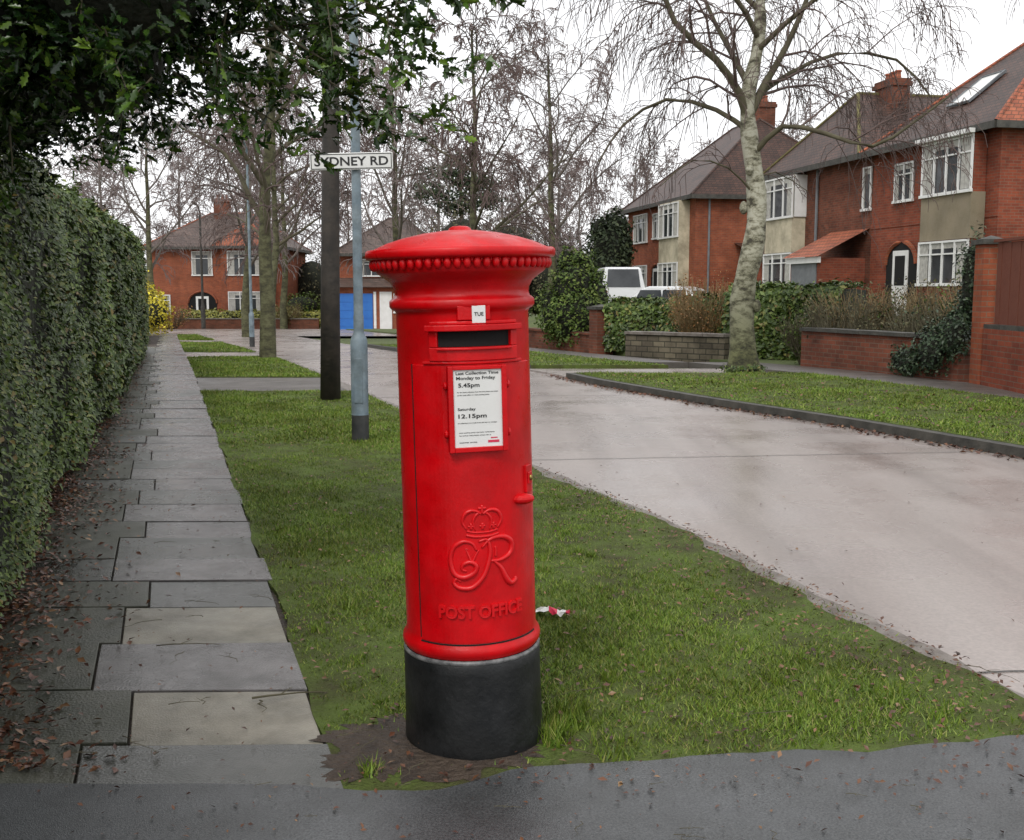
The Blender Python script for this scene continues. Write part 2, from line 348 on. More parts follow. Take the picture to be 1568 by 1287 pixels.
mb=MB()
def mud(cx,cy,rx,ry,ph,z=.004):
    V=[(cx,cy,z+.004)]; n=90
    for i in range(n):
        a=2*math.pi*i/n; q=1+.13*math.sin(3*a+ph)+.10*math.sin(7*a+ph*2)+.08*math.sin(13*a+ph*3)+.07*math.sin(23*a)+.05*math.sin(37*a+ph)
        V.append((cx+rx*q*math.cos(a),cy+ry*q*math.sin(a),z-.003))
    mb.add(V,[(0,1+i,1+(i+1)%n) for i in range(n)])
MUD=[(-.20,3.10,.34,.22,0),(-.40,3.0,.15,.15,2)]
for k,q in enumerate(MUD): mud(q[0],q[1],q[2],q[3],q[4],.004+.0006*k)
mb.build("mud_patch",[M_soil],sm=True)
# path bed and slabs
strip("path_bed",lambda y:-1.15-.32*y,lambda y:pe(y)+.02,2.2,45,-.022,M_soil)
pv=empty("paving_slabs"); mbs=MB(); y=2.62; row=0
pat=[0,2,1,2,0,1,0,1,1,0,1,1,0,1]
while y<45:
    d=(.46 if row not in (1,) else .40)+R.uniform(-.05,.06)
    if y>20: d*=1.6
    if y+d>45: break
    split=[-.30,-.16,-.30,-.22,-.12,-.30][row%6]
    for c,(a,b) in enumerate(((-.74,split),(split,.44))):
        if c==0 and y>30: continue
        g=.004; e=R.uniform(-.012,.018) if c==1 else 0
        mi=(pat[row] if row<len(pat) else R.choice([0,1,1,1])) if c==1 else R.choice([0,3,3])
        z=R.uniform(-.003,.004); tl=R.uniform(-.003,.003)
        P=[]
        for (s,yy) in ((a+g,y+g),(b-g+e,y+g+.02),(b-g+e,y+d-g+.02),(a+g,y+d-g)):
            P.append((s-.32*yy,yy,gz(0,yy)+z+(tl if s>0 else 0)))
        V=P+[(p[0],p[1],p[2]-.035) for p in P]
        mbs.add(V,[(0,1,2,3),(0,4,5,1),(1,5,6,2),(2,6,7,3),(3,7,4,0)],mi)
    y+=d; row+=1
mbs.build("slabs",slab_mats,pv,bevel=.003)
for i,(a,b) in enumerate(((4,17.4),(19.6,32))):
    strip("kerb.%03d"%(i+1),lambda y:kr(y),lambda y:kr(y)+.13,a,b,.03,M_kerbD,step=.5)
    strip("grass_verge.%03d"%(i+4),lambda y:kr(y)+.13,lambda y:(11.0 if y<18 else 9.9)-.36*y,a,b,.035,M_turf,step=.5)
strip("driveway",lambda y:kr(y)+.01,lambda y:11.0-.36*y,17.4,19.6,-.03,M_conc)
strip("footway",lambda y:11.0-.36*y,lambda y:12.3-.36*y,4,21,.02,M_asph2)
strip("footway.001",lambda y:9.9-.36*y,lambda y:11.0-.36*y,21,34,.02,M_asph2)
strip("garden_ground",lambda y:12.4-.36*y,lambda y:45-.36*y,8,60,-.0,M_lawn,nx=16)
# ------------------------------------------------------------------ grass blades
def grass(name,n,xf0,xf1,y0,y1,h,wd,dz,mask=None,ypow=1.6,lean=.5):
    u=rs.rand(n)**ypow; Y=y0+(y1-y0)*u
    a=np.array([xf0(t) for t in Y]); b=np.array([xf1(t) for t in Y]); X=a+(b-a)*rs.rand(n)
    nn=np.sin(X*2.3+Y*1.7)+np.sin(X*5.1-Y*3.3+1)*.7+np.sin(X*11+Y*9)*.5+.5*np.sin(X*23-Y*19)+.5*np.sin(X*37+Y*31)+.4*np.sin(X*61-Y*47)
    keep=rs.rand(n)<np.clip(.66+.30*nn,.10,1)
    if mask is not None: keep&=mask(X,Y)
    X=X[keep];Y=Y[keep];nn=nn[keep];n=len(X)
    Z=np.where(Y>18,-.018*(Y-18),0)+dz
    an=rs.rand(n)*6.283; T=np.stack([np.cos(an),np.sin(an),0*an],1)
    Nn=nrm(np.stack([rs.normal(0,lean,n),rs.normal(0,lean,n),np.ones(n)],1))
    B=np.cross(Nn,T)
    H=h*(.4+rs.rand(n)*1.0)*(1+.18*nn)
    W=wd*(.6+.8*rs.rand(n))
    P=np.stack([X,Y,Z-.003],1)
    V=np.stack([P-T*W[:,None]/2,P+T*W[:,None]/2,P+Nn*H[:,None]+B*(H*.2)[:,None]],1).reshape(-1,3)
    me=bpy.data.meshes.new(name); me.vertices.add(len(V)); me.vertices.foreach_set("co",V.astype(np.float32).ravel())
    me.loops.add(3*n); me.loops.foreach_set("vertex_index",np.arange(3*n,dtype=np.int32))
    me.polygons.add(n); me.polygons.foreach_set("loop_start",np.arange(0,3*n,3,dtype=np.int32)); me.update(calc_edges=True)
    return put(name,me,[M_grass])
BX,BY=-.115,3.186
def m_near(X,Y):
    d=np.hypot(X-BX,Y-BY); k=(d>.22)
    for cx,cy,rx,ry,ph in MUD:
        q=np.hypot((X-cx)/rx,(Y-cy)/ry)+.15*np.sin(X*31+Y*17); k&=(q>1.05)|(rs.rand(len(X))<.05+.35*np.clip(q-.6,0,1))
    edge=Y-(2.86+.15*(X+.44))
    b=(edge>0)&(rs.rand(len(X))<np.clip(.25+edge*3,0,1))
    kx=np.interp(Y,LY,LX)-X
    c=rs.rand(len(X))<np.clip(.02+kx*1.9+.35*np.sin(Y*3)+.25*np.sin(Y*7+X*5),.04,1)
    px=X-(.44-.32*Y); e=rs.rand(len(X))<np.clip(.25+px*6,0,1)
    return k&b&c&e
grass("grass",330000,pe,lambda y:kl(y)-.06,2.75,9.5,.022,.0050,0,m_near,1.65,.85)
grass("grass.001",75000,pe,lambda y:kl(y)-.09,9.5,14.6,.028,.011,0,None,1.2,.8)
grass("grass.002",30000,pe,lambda y:kl(y)-.11,17,24,.035,.018,0,None,1.1,.7)
grass("grass.003",10000,pe,lambda y:kl(y)-.11,26.8,35,.04,.03,0,None,1)
grass("grass.004",6000,pe,lambda y:kl(y)-.11,37.5,45,.05,.04,0,None,1)
grass("grass.005",90000,lambda y:kr(y)+.14,lambda y:11.0-.36*y,7,17.4,.03,.014,.035,None,1.0,.8)
grass("grass.006",20000,lambda y:kr(y)+.14,lambda y:9.9-.36*y,19.6,31,.035,.022,.035,None,1.0,.8)
def tuft(name,cx,cy,r,n,h):
    a=rs.rand(n)*6.283; q=r*np.sqrt(rs.rand(n)); X=cx+q*np.cos(a);Y=cy+q*np.sin(a)
    T=np.stack([np.cos(a+1.57),np.sin(a+1.57),0*a],1); Nn=nrm(np.stack([rs.normal(0,.5,n),rs.normal(0,.5,n),np.ones(n)],1)); B=np.cross(Nn,T)
    P=np.stack([X,Y,0*X],1); H=h*(.5+rs.rand(n)); W=.004+.003*rs.rand(n)
    V=np.stack([P-T*W[:,None]/2,P+T*W[:,None]/2,P+Nn*H[:,None]],1).reshape(-1,3)
    me=bpy.data.meshes.new(name); me.from_pydata(V.tolist(),[],[(3*i,3*i+1,3*i+2) for i in range(n)]); return put(name,me,[M_grass])
tuft("grass_tuft",.13,3.12,.06,220,.055); tuft("grass_tuft.001",.17,3.28,.10,300,.05); tuft("grass_tuft.002",-.40,2.90,.035,70,.04); tuft("grass_tuft.003",.3,3.05,.09,160,.035)
for i in range(34):
    yy=R.uniform(3.0,7); xx=R.uniform(pe(yy)+.1,kl(yy)-.3)
    if math.hypot(xx-BX,yy-BY)>.35: tuft("grass_tuft.%03d"%(i+4),xx,yy,R.uniform(.03,.09),70,R.uniform(.025,.04))
# ------------------------------------------------------------------ fallen leaves, twigs
def litter(name,X,Y,Z,size):
    n=len(X); Nn=np.stack([rs.normal(0,.35,n),rs.normal(0,.35,n),np.ones(n)],1); T,B,Nn=frame_from_normal(Nn)
    P=np.stack([X,Y,Z],1)
    return scatter(name,P,T,B,Nn,size*(.5+rs.rand(n)),LEAF_V,LEAF_F,[M_litter])
n=21000; Y=2.9+22*rs.rand(n)**1.7; s=-1.02+np.abs(rs.normal(0,.27,n))+.06*np.sin(Y*3); s=np.where(s>.4,-.8,s)
litter("fallen_leaves",s-.32*Y,Y,np.where(Y>18,-.018*(Y-18),0)+.008+.014*rs.rand(n),.030)
n=3600; Y=2.8+8*rs.rand(n)**1.5; a=np.array([pe(t) for t in Y]); b=np.array([kl(t) for t in Y]); X=a+(b-a)*np.where(rs.rand(n)<.45,rs.rand(n),1-np.abs(rs.normal(0,.12,n)))
litter("fallen_leaves.001",X,Y,.012+.010*rs.rand(n),.021)
n=900; Y=6+12*rs.rand(n); X=np.array([kr(t) for t in Y])-np.abs(rs.normal(0,.10,n)); litter("fallen_leaves.002",X,Y,-.05+0*X,.05)
n=600; Y=8+9*rs.rand(n); X=np.array([kr(t) for t in Y])+.2+3*rs.rand(n); litter("fallen_leaves.003",X,Y,.065+0*X,.045)
n=260; X=-1.3+3*rs.rand(n); Y=2.3+.6*rs.rand(n)**.6; litter("fallen_leaves.004",X,Y,.012+0*X,.014)
n=150; Y=2.9+5*rs.rand(n); X=np.array([pe(t) for t in Y])-.7*rs.rand(n); litter("fallen_leaves.005",X,Y,.012+0*X,.016)
n=50; Y=4+7*rs.rand(n); X=np.array([kl(t) for t in Y])+3*rs.rand(n)**2; litter("fallen_leaves.006",X,Y,-.05+0*X,.024)
mb=MB()
def twig(x,y,l,a,z=.012,r=.0025):
    P=[];
    for i in range(6):
        t=i/5; P.append((x+l*t*math.cos(a)+.01*math.sin(i*2),y+l*t*math.sin(a)+.012*math.cos(i*1.7),z+.008*math.sin(i)))
    mb.tube(P,[r*(1-.12*i) for i in range(6)],5)
    mb.tube([P[2],(P[2][0]+l*.25*math.cos(a+.8),P[2][1]+l*.25*math.sin(a+.8),z+.01)],[r*.7,r*.3],4)
twig(-.86,3.42,.26,.35,r=.004); twig(-.83,3.40,.07,-1.1); twig(-1.35,3.95,.25,.2)
for i in range(85):
    y=2.9+5*R.random()**1.3; twig(R.uniform(pe(y)-.9,kl(y)),y,R.uniform(.05,.2),R.uniform(0,6.28),.018,.0015)
for i in range(16): twig(R.uniform(-1,1.5),R.uniform(2.4,2.85),R.uniform(.03,.09),R.uniform(0,6.28),.012,.0011)
mb.build("fallen_twigs",[M_limb])
mb=MB(); V=[]
for i in range(9):
    for j in range(5):
        V.append((-.07+.14*i/8,(-.022+.044*j/4)*(1+.3*math.sin(i*1.3)),.03+.016*math.sin(i*1.9+j)*math.cos(j*1.4+i)+.01*math.sin(j*.8)))
mbm=[(i*5+j,i*5+5+j,i*5+6+j,i*5+1+j) for i in range(8) for j in range(4)]
for k,f in enumerate(mbm): mb.add([V[q] for q in f],[(0,1,2,3)],1 if (k//4) in (3,4,7) else 0)
ob=mb.build("crumpled_wrapper",[M_white,M_pink],loc=(.17,4.34,.0),rz=-.15)

# ------------------------------------------------------------------ PILLAR BOX
def text_mesh(txt,w,h,depth,bold=0.0):
    cu=bpy.data.curves.new("t","FONT"); cu.body=txt; cu.size=1; cu.resolution_u=4
    cu.extrude=.05; cu.offset=bold
    ob=bpy.data.objects.new("t",cu); COL.objects.link(ob); dg=bpy.context.evaluated_depsgraph_get(); dg.update()
    me=bpy.data.meshes.new_from_object(ob.evaluated_get(dg)); bpy.data.objects.remove(ob)
    V=np.array([v.co[:] for v in me.vertices]); F=[tuple(p.vertices) for p in me.polygons]; bpy.data.meshes.remove(me)
    mn=V.min(0);mxx=V.max(0)
    V=(V-mn)/(mxx-mn); V[:,0]=(V[:,0]-.5)*w; V[:,1]=(V[:,1]-.5)*h; V[:,2]*=depth
    return V,F
box=empty("pillar_box",(BX,BY,-.01)); box.rotation_euler=(0,math.radians(-1.4),math.radians(12.5))
box.rotation_mode='XYZ'
mb=MB()
mb.lathe([(0,-.05),(.213,-.05),(.211,.03),(.208,.10),(.206,.26),(.2065,.285),(.203,.292)],72,0)
mb.lathe([(.2031,.2921),(.2065,.296),(.2065,.303),(.200,.306)],72,1)
mb.build("plinth",[M_black,M_ring],box,sm=True)
mb=MB()
mb.lathe([(.198,.3065),(.207,.318),(.209,.330),(.206,.342),(.199,.350),(.1955,.365),(.1955,.6),(.1945,1.0),(.1935,1.298),(.197,1.306),(.206,1.310),(.212,1.318),(.212,1.334),(.206,1.340),
          (.199,1.344),(.196,1.355),(.197,1.368),(.203,1.378),(.207,1.386),(.213,1.392),(.228,1.403),(.240,1.411),(.246,1.417),(.2465,1.421),
          (.249,1.424),(.250,1.448),(.2655,1.4515),(.2725,1.4535),(.2755,1.459),(.2765,1.467),(.2755,1.475),(.271,1.4795),(.265,1.4800),(.2600,1.4780),(.2560,1.4792),(.250,1.4835),(.215,1.499),(.17,1.513),(.11,1.526),(.055,1.533),(.034,1.5345),(.031,1.541),(.022,1.546),(0,1.548)],96,0)
ob=mb.build("body",[M_red],box,sm=True)
mb=MB(); nt_=60
for i in range(nt_):
    a=2*math.pi*i/nt_
    # egg-and-dart style lobes hanging under the rim
    mb.ell((.255*math.sin(a),-.255*math.cos(a),1.438),(.0112,.0112,.0175),0,8,6)
    a2=a+math.pi/nt_; mb.ell((.2535*math.sin(a2),-.2535*math.cos(a2),1.444),(.004,.004,.008),0,5,4)
mb.build("cap_dentils",[M_red],box,sm=True)
mb=MB(); mb.cbox(-.195,.20,.356,1.158,.19,.1985,0,seg=28)
mb.build("door",[M_red],box,sm=False,bevel=.002)
mb=MB()
for s_ in (-.1985,.2035): mb.cbox(s_-.0025,s_+.0015,.356,1.158,.19,.1962,0,seg=1)
mb.cbox(-.195,.20,.3515,.3555,.19,.2003,0,seg=28); mb.build("door_gap",[M_dark],box)
mb=MB()
mb.cbox(-.128,.128,1.168,1.206,.19,.2065,0)
mb.cbox(-.128,-.104,1.2065,1.2505,.19,.2065,0); mb.cbox(.104,.128,1.2065,1.2505,.19,.2065,0)
mb.cbox(-.132,.132,1.251,1.268,.19,.222,0); mb.cbox(-.122,.122,1.2685,1.278,.19,.212,0)
mb.cbox(-.104,.104,1.198,1.2055,.2067,.214,0)
mb.cbox(-.152,.152,1.159,1.1675,.19,.2035,0)
mb.build("aperture_surround",[M_red],box,bevel=.003)
mb=MB(); mb.cbox(-.1035,.1035,1.207,1.2502,.19,.197,0); mb.build("posting_slot",[M_dark],box)
mb=MB(); mb.box(-.05,.042,-.2095,-.18,1.280,1.320,0); mb.build("tab_holder",[M_red],box,bevel=.003)
mb=MB(); mb.box(-.010,.028,-.212,-.2097,1.272,1.320,0); mb.build("day_tab",[M_white],box,bevel=.001)
def flat_text(name,txt,w,h,x,y,z,m,parent,depth=.0012,bold=.01):
    V,F=text_mesh(txt,w,h,depth,bold); W=np.stack([V[:,0]+x,y-V[:,2],V[:,1]+z],1); mb=MB(); mb.add(W,F); return mb.build(name,[m],parent)
flat_text("day_text","TUE",.026,.010,.009,-.2122,1.297,M_ink,box)
zs=.012
mb=MB(); 
x0,x1,z0,z1=-.083,.083,.902+zs,1.143+zs
mb.box(x0,x0+.015,-.2155,-.185,z0,z1,0); mb.box(x1-.015,x1,-.2155,-.185,z0,z1,0)
mb.box(x0+.0152,x1-.0152,-.2150,-.185,z0,z0+.014,0); mb.box(x0+.0152,x1-.0152,-.2150,-.185,z1-.011,z1,0)
for s_ in (-1,1):
    for zz in (.965,1.10): mb.ell((s_*.088,-.195,zz),(.008,.012,.012),0,8,6)
mb.build("notice_frame",[M_red],box,bevel=.002)
mb=MB(); mb.box(-.0678,.0678,-.2095,-.18,.9162+zs,1.1318+zs,0); mb.build("collection_notice",[M_white],box)
yy=-.2098
for k,(t,w_,h_,x_,z_,bd) in enumerate((("Last Collection Time",.120,.0085,0,1.123,.015),("Monday to Friday",.110,.0115,-.004,1.108,.015),("5.45pm",.060,.0150,-.024,1.088,.02),
    ("for the latest collection from this box please see notice",.115,.0036,0,1.070,0),("at the post office or next posting point",.09,.0036,-.012,1.062,0),
    ("Saturday",.050,.010,-.032,1.022,.01),("12.15pm",.080,.0150,-.016,1.002,.02),("no collections are made from this box on sundays",.11,.0036,-.003,.984,0),
    ("next posting point and later collections",.10,.0034,-.005,.957,0),("for further information please call us",.09,.0034,-.01,.949,0),("customer service",.05,.0034,-.03,.930,0))):
    flat_text("notice_text_%d"%(k+1),t,w_,h_,x_,yy,z_+zs,M_ink,box,.0007,bd)
mb=MB(); mb.box(.026,.058,-.2104,-.2096,.927+zs,.934+zs,0); mb.box(.034,.053,-.2104,-.2096,.939+zs,.942+zs,0); mb.build("notice_logo",[M_pink],box)
mb=MB(); mb.cbox(.158,.190,.775,.855,.19,.206,0,seg=4); mb.cbox(.163,.185,.80,.835,.2062,.210,0,seg=4); mb.ell((.208*math.sin(.70),-.208*math.cos(.70),.762),(.034,.022,.016),0,14,8)
mb.build("lock_case",[M_red],box,sm=False,bevel=.002)
mb=MB(); a=.174/.195; mb.ell((.2105*math.sin(a),-.2105*math.cos(a),.818),(.006,.006,.009),0,10,6); mb.build("keyhole",[M_brass],box,sm=True)
def curved(V,zc,r,xc=0):
    a=(V[:,0]+xc)/.195; rr=r+V[:,2]; return np.stack([rr*np.sin(a),-rr*np.cos(a),V[:,1]+zc],1)
V,F=text_mesh("POST OFFICE",.25,.038,.007,.035); mb=MB(); mb.add(curved(V,.452,.1983),F); mb.build("raised_lettering",[M_redraised],box,bevel=.0012)
def spline(P,k=6):
    P=np.array(P,float); P=np.vstack([2*P[0]-P[1],P,2*P[-1]-P[-2]]); out=[]
    for i in range(1,len(P)-2):
        for t in np.linspace(0,1,k,endpoint=False):
            a,b,c,d=P[i-1:i+3]; out.append(.5*((2*b)+(-a+c)*t+(2*a-5*b+4*c-d)*t*t+(-a+3*b-3*c+d)*t**3))
    out.append(P[-2]); return np.array(out)
mb=MB()
def stroke(P,zc,r=.0045,taper=True,k=6):
    Q=spline(P,k); n=len(Q); V=np.stack([Q[:,0],Q[:,1],0*Q[:,0]],1); C=curved(V,zc,.1985,.005)
    rad=[1.15*r*(.55+.75*math.sin(math.pi*i/(n-1))) if taper else 1.1*r for i in range(n)]
    mb.tube(C,rad,7,0,True)
zc=.585
stroke([(-.018,.045),(-.03,.066),(-.055,.072),(-.082,.055),(-.092,.02),(-.082,-.02),(-.055,-.032),(-.028,-.02),(-.02,.0),(-.035,.012),(-.056,.006),(-.06,-.008),(-.048,-.014)],zc,.0058)
stroke([(-.012,.07),(.012,.074),(.02,.04),(.012,.0),(-.004,-.035),(-.034,-.062),(-.068,-.062),(-.084,-.048),(-.076,-.036),(-.064,-.044)],zc,.0055)
stroke([(-.004,.052),(.024,.076),(.062,.078),(.088,.058),(.084,.028),(.052,.012),(.022,.012)],zc,.0058)
stroke([(.03,.012),(.052,-.012),(.068,-.045),(.084,-.062),(.10,-.055),(.101,-.046)],zc,.006)
stroke([(-.046,.046),(-.04,.03),(-.032,.012),(-.022,.03),(-.012,.046)],zc,.003); stroke([(.036,.052),(.037,.04),(.036,.024)],zc,.0035,False)
stroke([(-.05,.05),(-.042,.05)],zc,.002,False)
zc=.715
stroke([(-.046,-.040),(-.02,-.045),(.02,-.045),(.046,-.040)],zc,.004,False); stroke([(-.044,-.028),(-.02,-.033),(.02,-.033),(.044,-.028)],zc,.003,False)
stroke([(-.044,-.024),(-.056,.0),(-.045,.024),(-.022,.030),(0,.018)],zc,.004); stroke([(.044,-.024),(.056,.0),(.045,.024),(.022,.030),(0,.018)],zc,.004)
stroke([(-.02,-.028),(-.026,.0),(-.014,.02),(0,.02)],zc,.003); stroke([(.02,-.028),(.026,.0),(.014,.02),(0,.02)],zc,.003)
stroke([(0,.02),(0,.045)],zc,.004,False); stroke([(-.011,.036),(.011,.036)],zc,.0035,False)
for q in (-.032,0,.032):
    stroke([(q,-.024),(q,-.006)],zc,.004,False); stroke([(q-.008,-.015),(q+.008,-.015)],zc,.003,False)
mb.build("royal_cypher",[M_redraised],box,sm=True)

# ------------------------------------------------------------------ telegraph pole, lamp posts, signs
tp=empty("telegraph_pole",(-2.27,13.4,0)); mb=MB()
mb.tube([(0,0,-.2),(.03,0,1.5),(.09,0,4),(.20,0,8.5)],[.128,.115,.10,.085],18,cap=True); mb.build("pole",[M_wood],tp,sm=True)
mb=MB(); mb.box(-.5,.9,-.05,.05,8.0,8.12); 
for q in (-.4,-.1,.5,.8): mb.ell((q,0,8.2),(.04,.04,.07),0,8,6)
mb.build("crossarm",[M_wood],tp)
def lamp_post(name,x,y,h=5.6):
    e=empty(name,(x,y,gz(x,y))); mb=MB()
    mb.lathe([(.078,-.1),(.078,.24)],20,1)
    mb.lathe([(.0785,.2401),(.077,.25),(.077,.90),(.070,.93),(.05,.97),(.046,1.0),(.046,1.12),(.042,1.14),(.041,2.4),(.038,h)],20,0)
    mb.tube([(0,0,h-.02),(.0,-.05,h+.15),(0,-.4,h+.3),(0,-.8,h+.32)],[.035,.03,.028,.028],8,0)
    mb.build("column",[M_galv,M_polebl],e,sm=True)
    mb=MB(); mb.box(-.10,.10,-1.25,-.75,h+.25,h+.36); mb.build("lantern",[M_lead],e,bevel=.03)
    mb=MB(); mb.box(-.035,.035,-.0795,-.07,.35,.75); mb.build("access_door",[M_galv],e,bevel=.003)
    return e
lp=lamp_post("street_lamp",-1.37,9.66)
lamp_post("street_lamp.001",-7.75,32.2)
sg=empty("street_name_sign",(-1.40,9.60,2.47)); sg.rotation_euler=(0,math.radians(-1.6),math.radians(3))
mb=MB(); mb.box(-.36,.36,-.012,.0,-.072,.072); mb.build("plate",[M_white],sg,bevel=.004)
mb=MB(); 
for a,b,c,d in ((-.35,.35,.058,.064),(-.35,.35,-.064,-.058),(-.35,-.344,-.0575,.0575),(.344,.35,-.0575,.0575)): mb.box(a,b,-.0145,-.0122,c,d)
mb.box(-.03,.1,.0005,.02,-.03,-.01); mb.build("border",[M_ink],sg)
flat_text("lettering","SYDNEY RD",.64,.078,0,-.0125,0,M_ink,sg,.002,.02)
e=empty("street_lamp.002",(-17.4,61,gz(-17,61))); mb=MB(); mb.lathe([(.12,0),(.12,1.2),(.07,1.4),(.06,6.5)],10); mb.tube([(0,0,6.45),(0,-.3,6.8),(0,-1.2,6.9)],[.05,.05,.1],6); mb.build("column",[M_kerbD],e)
# ------------------------------------------------------------------ houses
def window(W,x0,x1,z0,z1,y,n=2,tr=True,curt=True):
    f,g,c=W; t=.055
    g.box(x0+.02,x1-.02,y-.012,y-.004,z0+.02,z1-.02)
    f.box(x0,x1,y-.06,y-.0125,z1-t,z1); f.box(x0-.03,x1+.03,y-.09,y-.0125,z0-.03,z0+t*.9)
    zi0=z0+t*.9+.001; zi1=z1-t-.001
    for i in range(n+1):
        xc=x0+t/2+(x1-x0-t)*i/n; f.box(xc-t/2,xc+t/2,y-.058,y-.0125,zi0,zi1)
    zt=z1-(z1-z0)*.3
    if tr:
        for i in range(n):
            a=x0+t/2+(x1-x0-t)*i/n+t/2+.001; b=x0+t/2+(x1-x0-t)*(i+1)/n-t/2-.001; f.box(a,b,y-.05,y-.0125,zt-.02,zt+.02)
    if curt:
        ww=(x1-x0)
        for a,b in ((x0+.06,x0+ww*.2),(x1-ww*.22,x1-.06)):
            k=5
            for i in range(k):
                xa=a+(b-a)*i/k; xb=a+(b-a)*(i+1)/k-.004; c.box(xa,xb,y-.02-.006*(i%2),y-.0125,zi0+.02,zi1-.01)
        c.box(x0+ww*.2+.002,x1-ww*.22-.002,y-.017,y-.0125,zi1-(zi1-zi0)*.14,zi1-.01)
def hip(mb,x0,x1,y0,y1,zE,zR,ov=.35,axis='x',inset=None,mi=0,mi_side=None):
    x0-=ov;x1+=ov;y0-=ov;y1+=ov; 
    if axis=='x':
        k=inset if inset is not None else (y1-y0)/2; a=(x0+k,(y0+y1)/2,zR); b=(x1-k,(y0+y1)/2,zR)
    else:
        k=inset if inset is not None else (x1-x0)/2; a=((x0+x1)/2,y0+k,zR); b=((x0+x1)/2,y1-k,zR)
    c=[(x0,y0,zE),(x1,y0,zE),(x1,y1,zE),(x0,y1,zE)]; ms=mi if mi_side is None else mi_side
    if axis=='x':
        mb.add([c[0],c[1],b,a],[(0,1,2,3)],mi); mb.add([c[2],c[3],a,b],[(0,1,2,3)],mi); mb.add([c[1],c[2],b],[(0,1,2)],ms); mb.add([c[3],c[0],a],[(0,1,2)],mi)
    else:
        mb.add([c[1],c[2],b,a],[(0,1,2,3)],ms); mb.add([c[3],c[0],a,b],[(0,1,2,3)],mi); mb.add([c[0],c[1],a],[(0,1,2)],mi); mb.add([c[2],c[3],b],[(0,1,2)],mi)
    hips=[(c[0],a),(c[3],a if axis=='x' else b),(c[1],b if axis=='x' else a),(c[2],b),(a,b)]
    mb.add([(p[0],p[1],p[2]-.004) for p in c],[(3,2,1,0)],2)
    for p,q in hips: mb.tube([p,q],.06,6,1)
    mb.box(x0,x1,y0-.05,y0-.002,zE-.16,zE+.02,2); mb.box(x0,x1,y1+.002,y1+.05,zE-.16,zE+.02,2)
    mb.box(x1+.002,x1+.05,y0,y1,zE-.16,zE+.02,2); mb.box(x0-.05,x0-.002,y0,y1,zE-.16,zE+.02,2)
def chimney(parent,name,x,y,z0,z1,w=.9,d=.55):
    mb=MB(); mb.box(x-w/2,x+w/2,y-d/2,y+d/2,z0,z1-.25); mb.box(x-w/2-.06,x+w/2+.06,y-d/2-.06,y+d/2+.06,z1-.249,z1-.10); mb.box(x-w/2-.02,x+w/2+.02,y-d/2-.02,y+d/2+.02,z1-.099,z1)
    for q in (-.25,.05,.3): mb.lathe([(.11,z1),(.09,z1+.22),(.12,z1+.23),(.11,z1+.28),(.0,z1+.26)],10,1,c=(x+q*w,y))
    mb.build(name,[M_brickdk,M_tilered],parent)
def Wb(): return (MB(),MB(),MB())
def Wbuild(W,par):
    W[0].build("window_frames",[M_frame],par); W[1].build("window_glass",[M_glass],par); W[2].build("curtains",[M_curtain],par)
fr=math.atan2(-.981,.196)
def front_pt(k): return (12.2-.196*k,27+.981*k)
def arch_door(parent,x,y,w=1.5,h=2.1,glaz=True):
    mb=MB(); P=[]; 
    r=w/2
    for i in range(13):
        a=math.pi*i/12; P.append((x+r*math.cos(a),y-.02,h-r*.8+r*.8*math.sin(a)))
    P=[(x+r,y-.02,0)]+P+[(x-r,y-.02,0)]
    mb.add(P,[tuple(range(len(P)))[::-1]],0)
    mb.tube([(p[0],p[1]-.01,p[2]) for p in P[1:-1]],.07,5,1)
    mb.box(x-.40,x+.40,y-.06,y-.03,0,1.9,2)
    mb.box(x-.26,x+.26,y-.07,y-.061,.9,1.75,0)
    mb.build("arched_porch",[M_dark,M_brickor,M_frame],parent)
# House A
LA=6.4
ox,oy=front_pt(LA); A=empty("brick_house",(ox,oy,.6),fr)
mb=MB(); mb.box(0,LA-.35,0,8,-.8,4.87); mb.box(-.02,LA-.33,-.02,-.001,2.6,2.75)
mb.build("walls",[M_brick],A)
mb=MB(); hip(mb,0.2,LA-.45,0,8,4.87,8.35,.38,'x',inset=3.2,mi=0,mi_side=3)
mb.build("roof",[M_tile,M_tilered,M_kerbD,M_tilered],A)
W=Wb(); xa=lambda k:LA-k
bb=MB(); bb.box(xa(3.1),xa(.85),-.42,-.021,-.5,.88,1); bb.box(xa(3.1),xa(.85),-.42,-.021,2.08,3.25,0); bb.box(xa(3.1)+.03,xa(.85)-.03,-.38,-.021,.88,2.08,1); bb.box(xa(3.1)+.03,xa(.85)-.03,-.38,-.021,3.25,4.7,1)
bb.build("bay",[M_pebble,M_brick],A)
window(W,xa(3.1),xa(.85),.9,2.06,-.40,4); window(W,xa(3.1),xa(.85),3.27,4.68,-.40,4)
window(W,xa(5.15),xa(4.15),3.3,4.4,0,2)
W[0].box(xa(3.2),xa(.75),-.62,-.47,4.69,4.80)
Wbuild(W,A); arch_door(A,xa(4.6),-.021,1.6,2.15)
mb=MB()
nslope=(8.35-4.87)/(4.38)
def onroof(x,yv,off=0.03): return (x,yv,4.87+(yv+.38)*nslope+off)
P=[onroof(2.5,.75,.08),onroof(3.5,.75,.08),onroof(3.5,1.8,.08),onroof(2.5,1.8,.08)]
mb.add(P,[(0,1,2,3)],0); mb.tube([P[0],P[1],P[2],P[3],P[0]],.05,4,1); mb.build("skylight",[M_frame,M_lead],A)
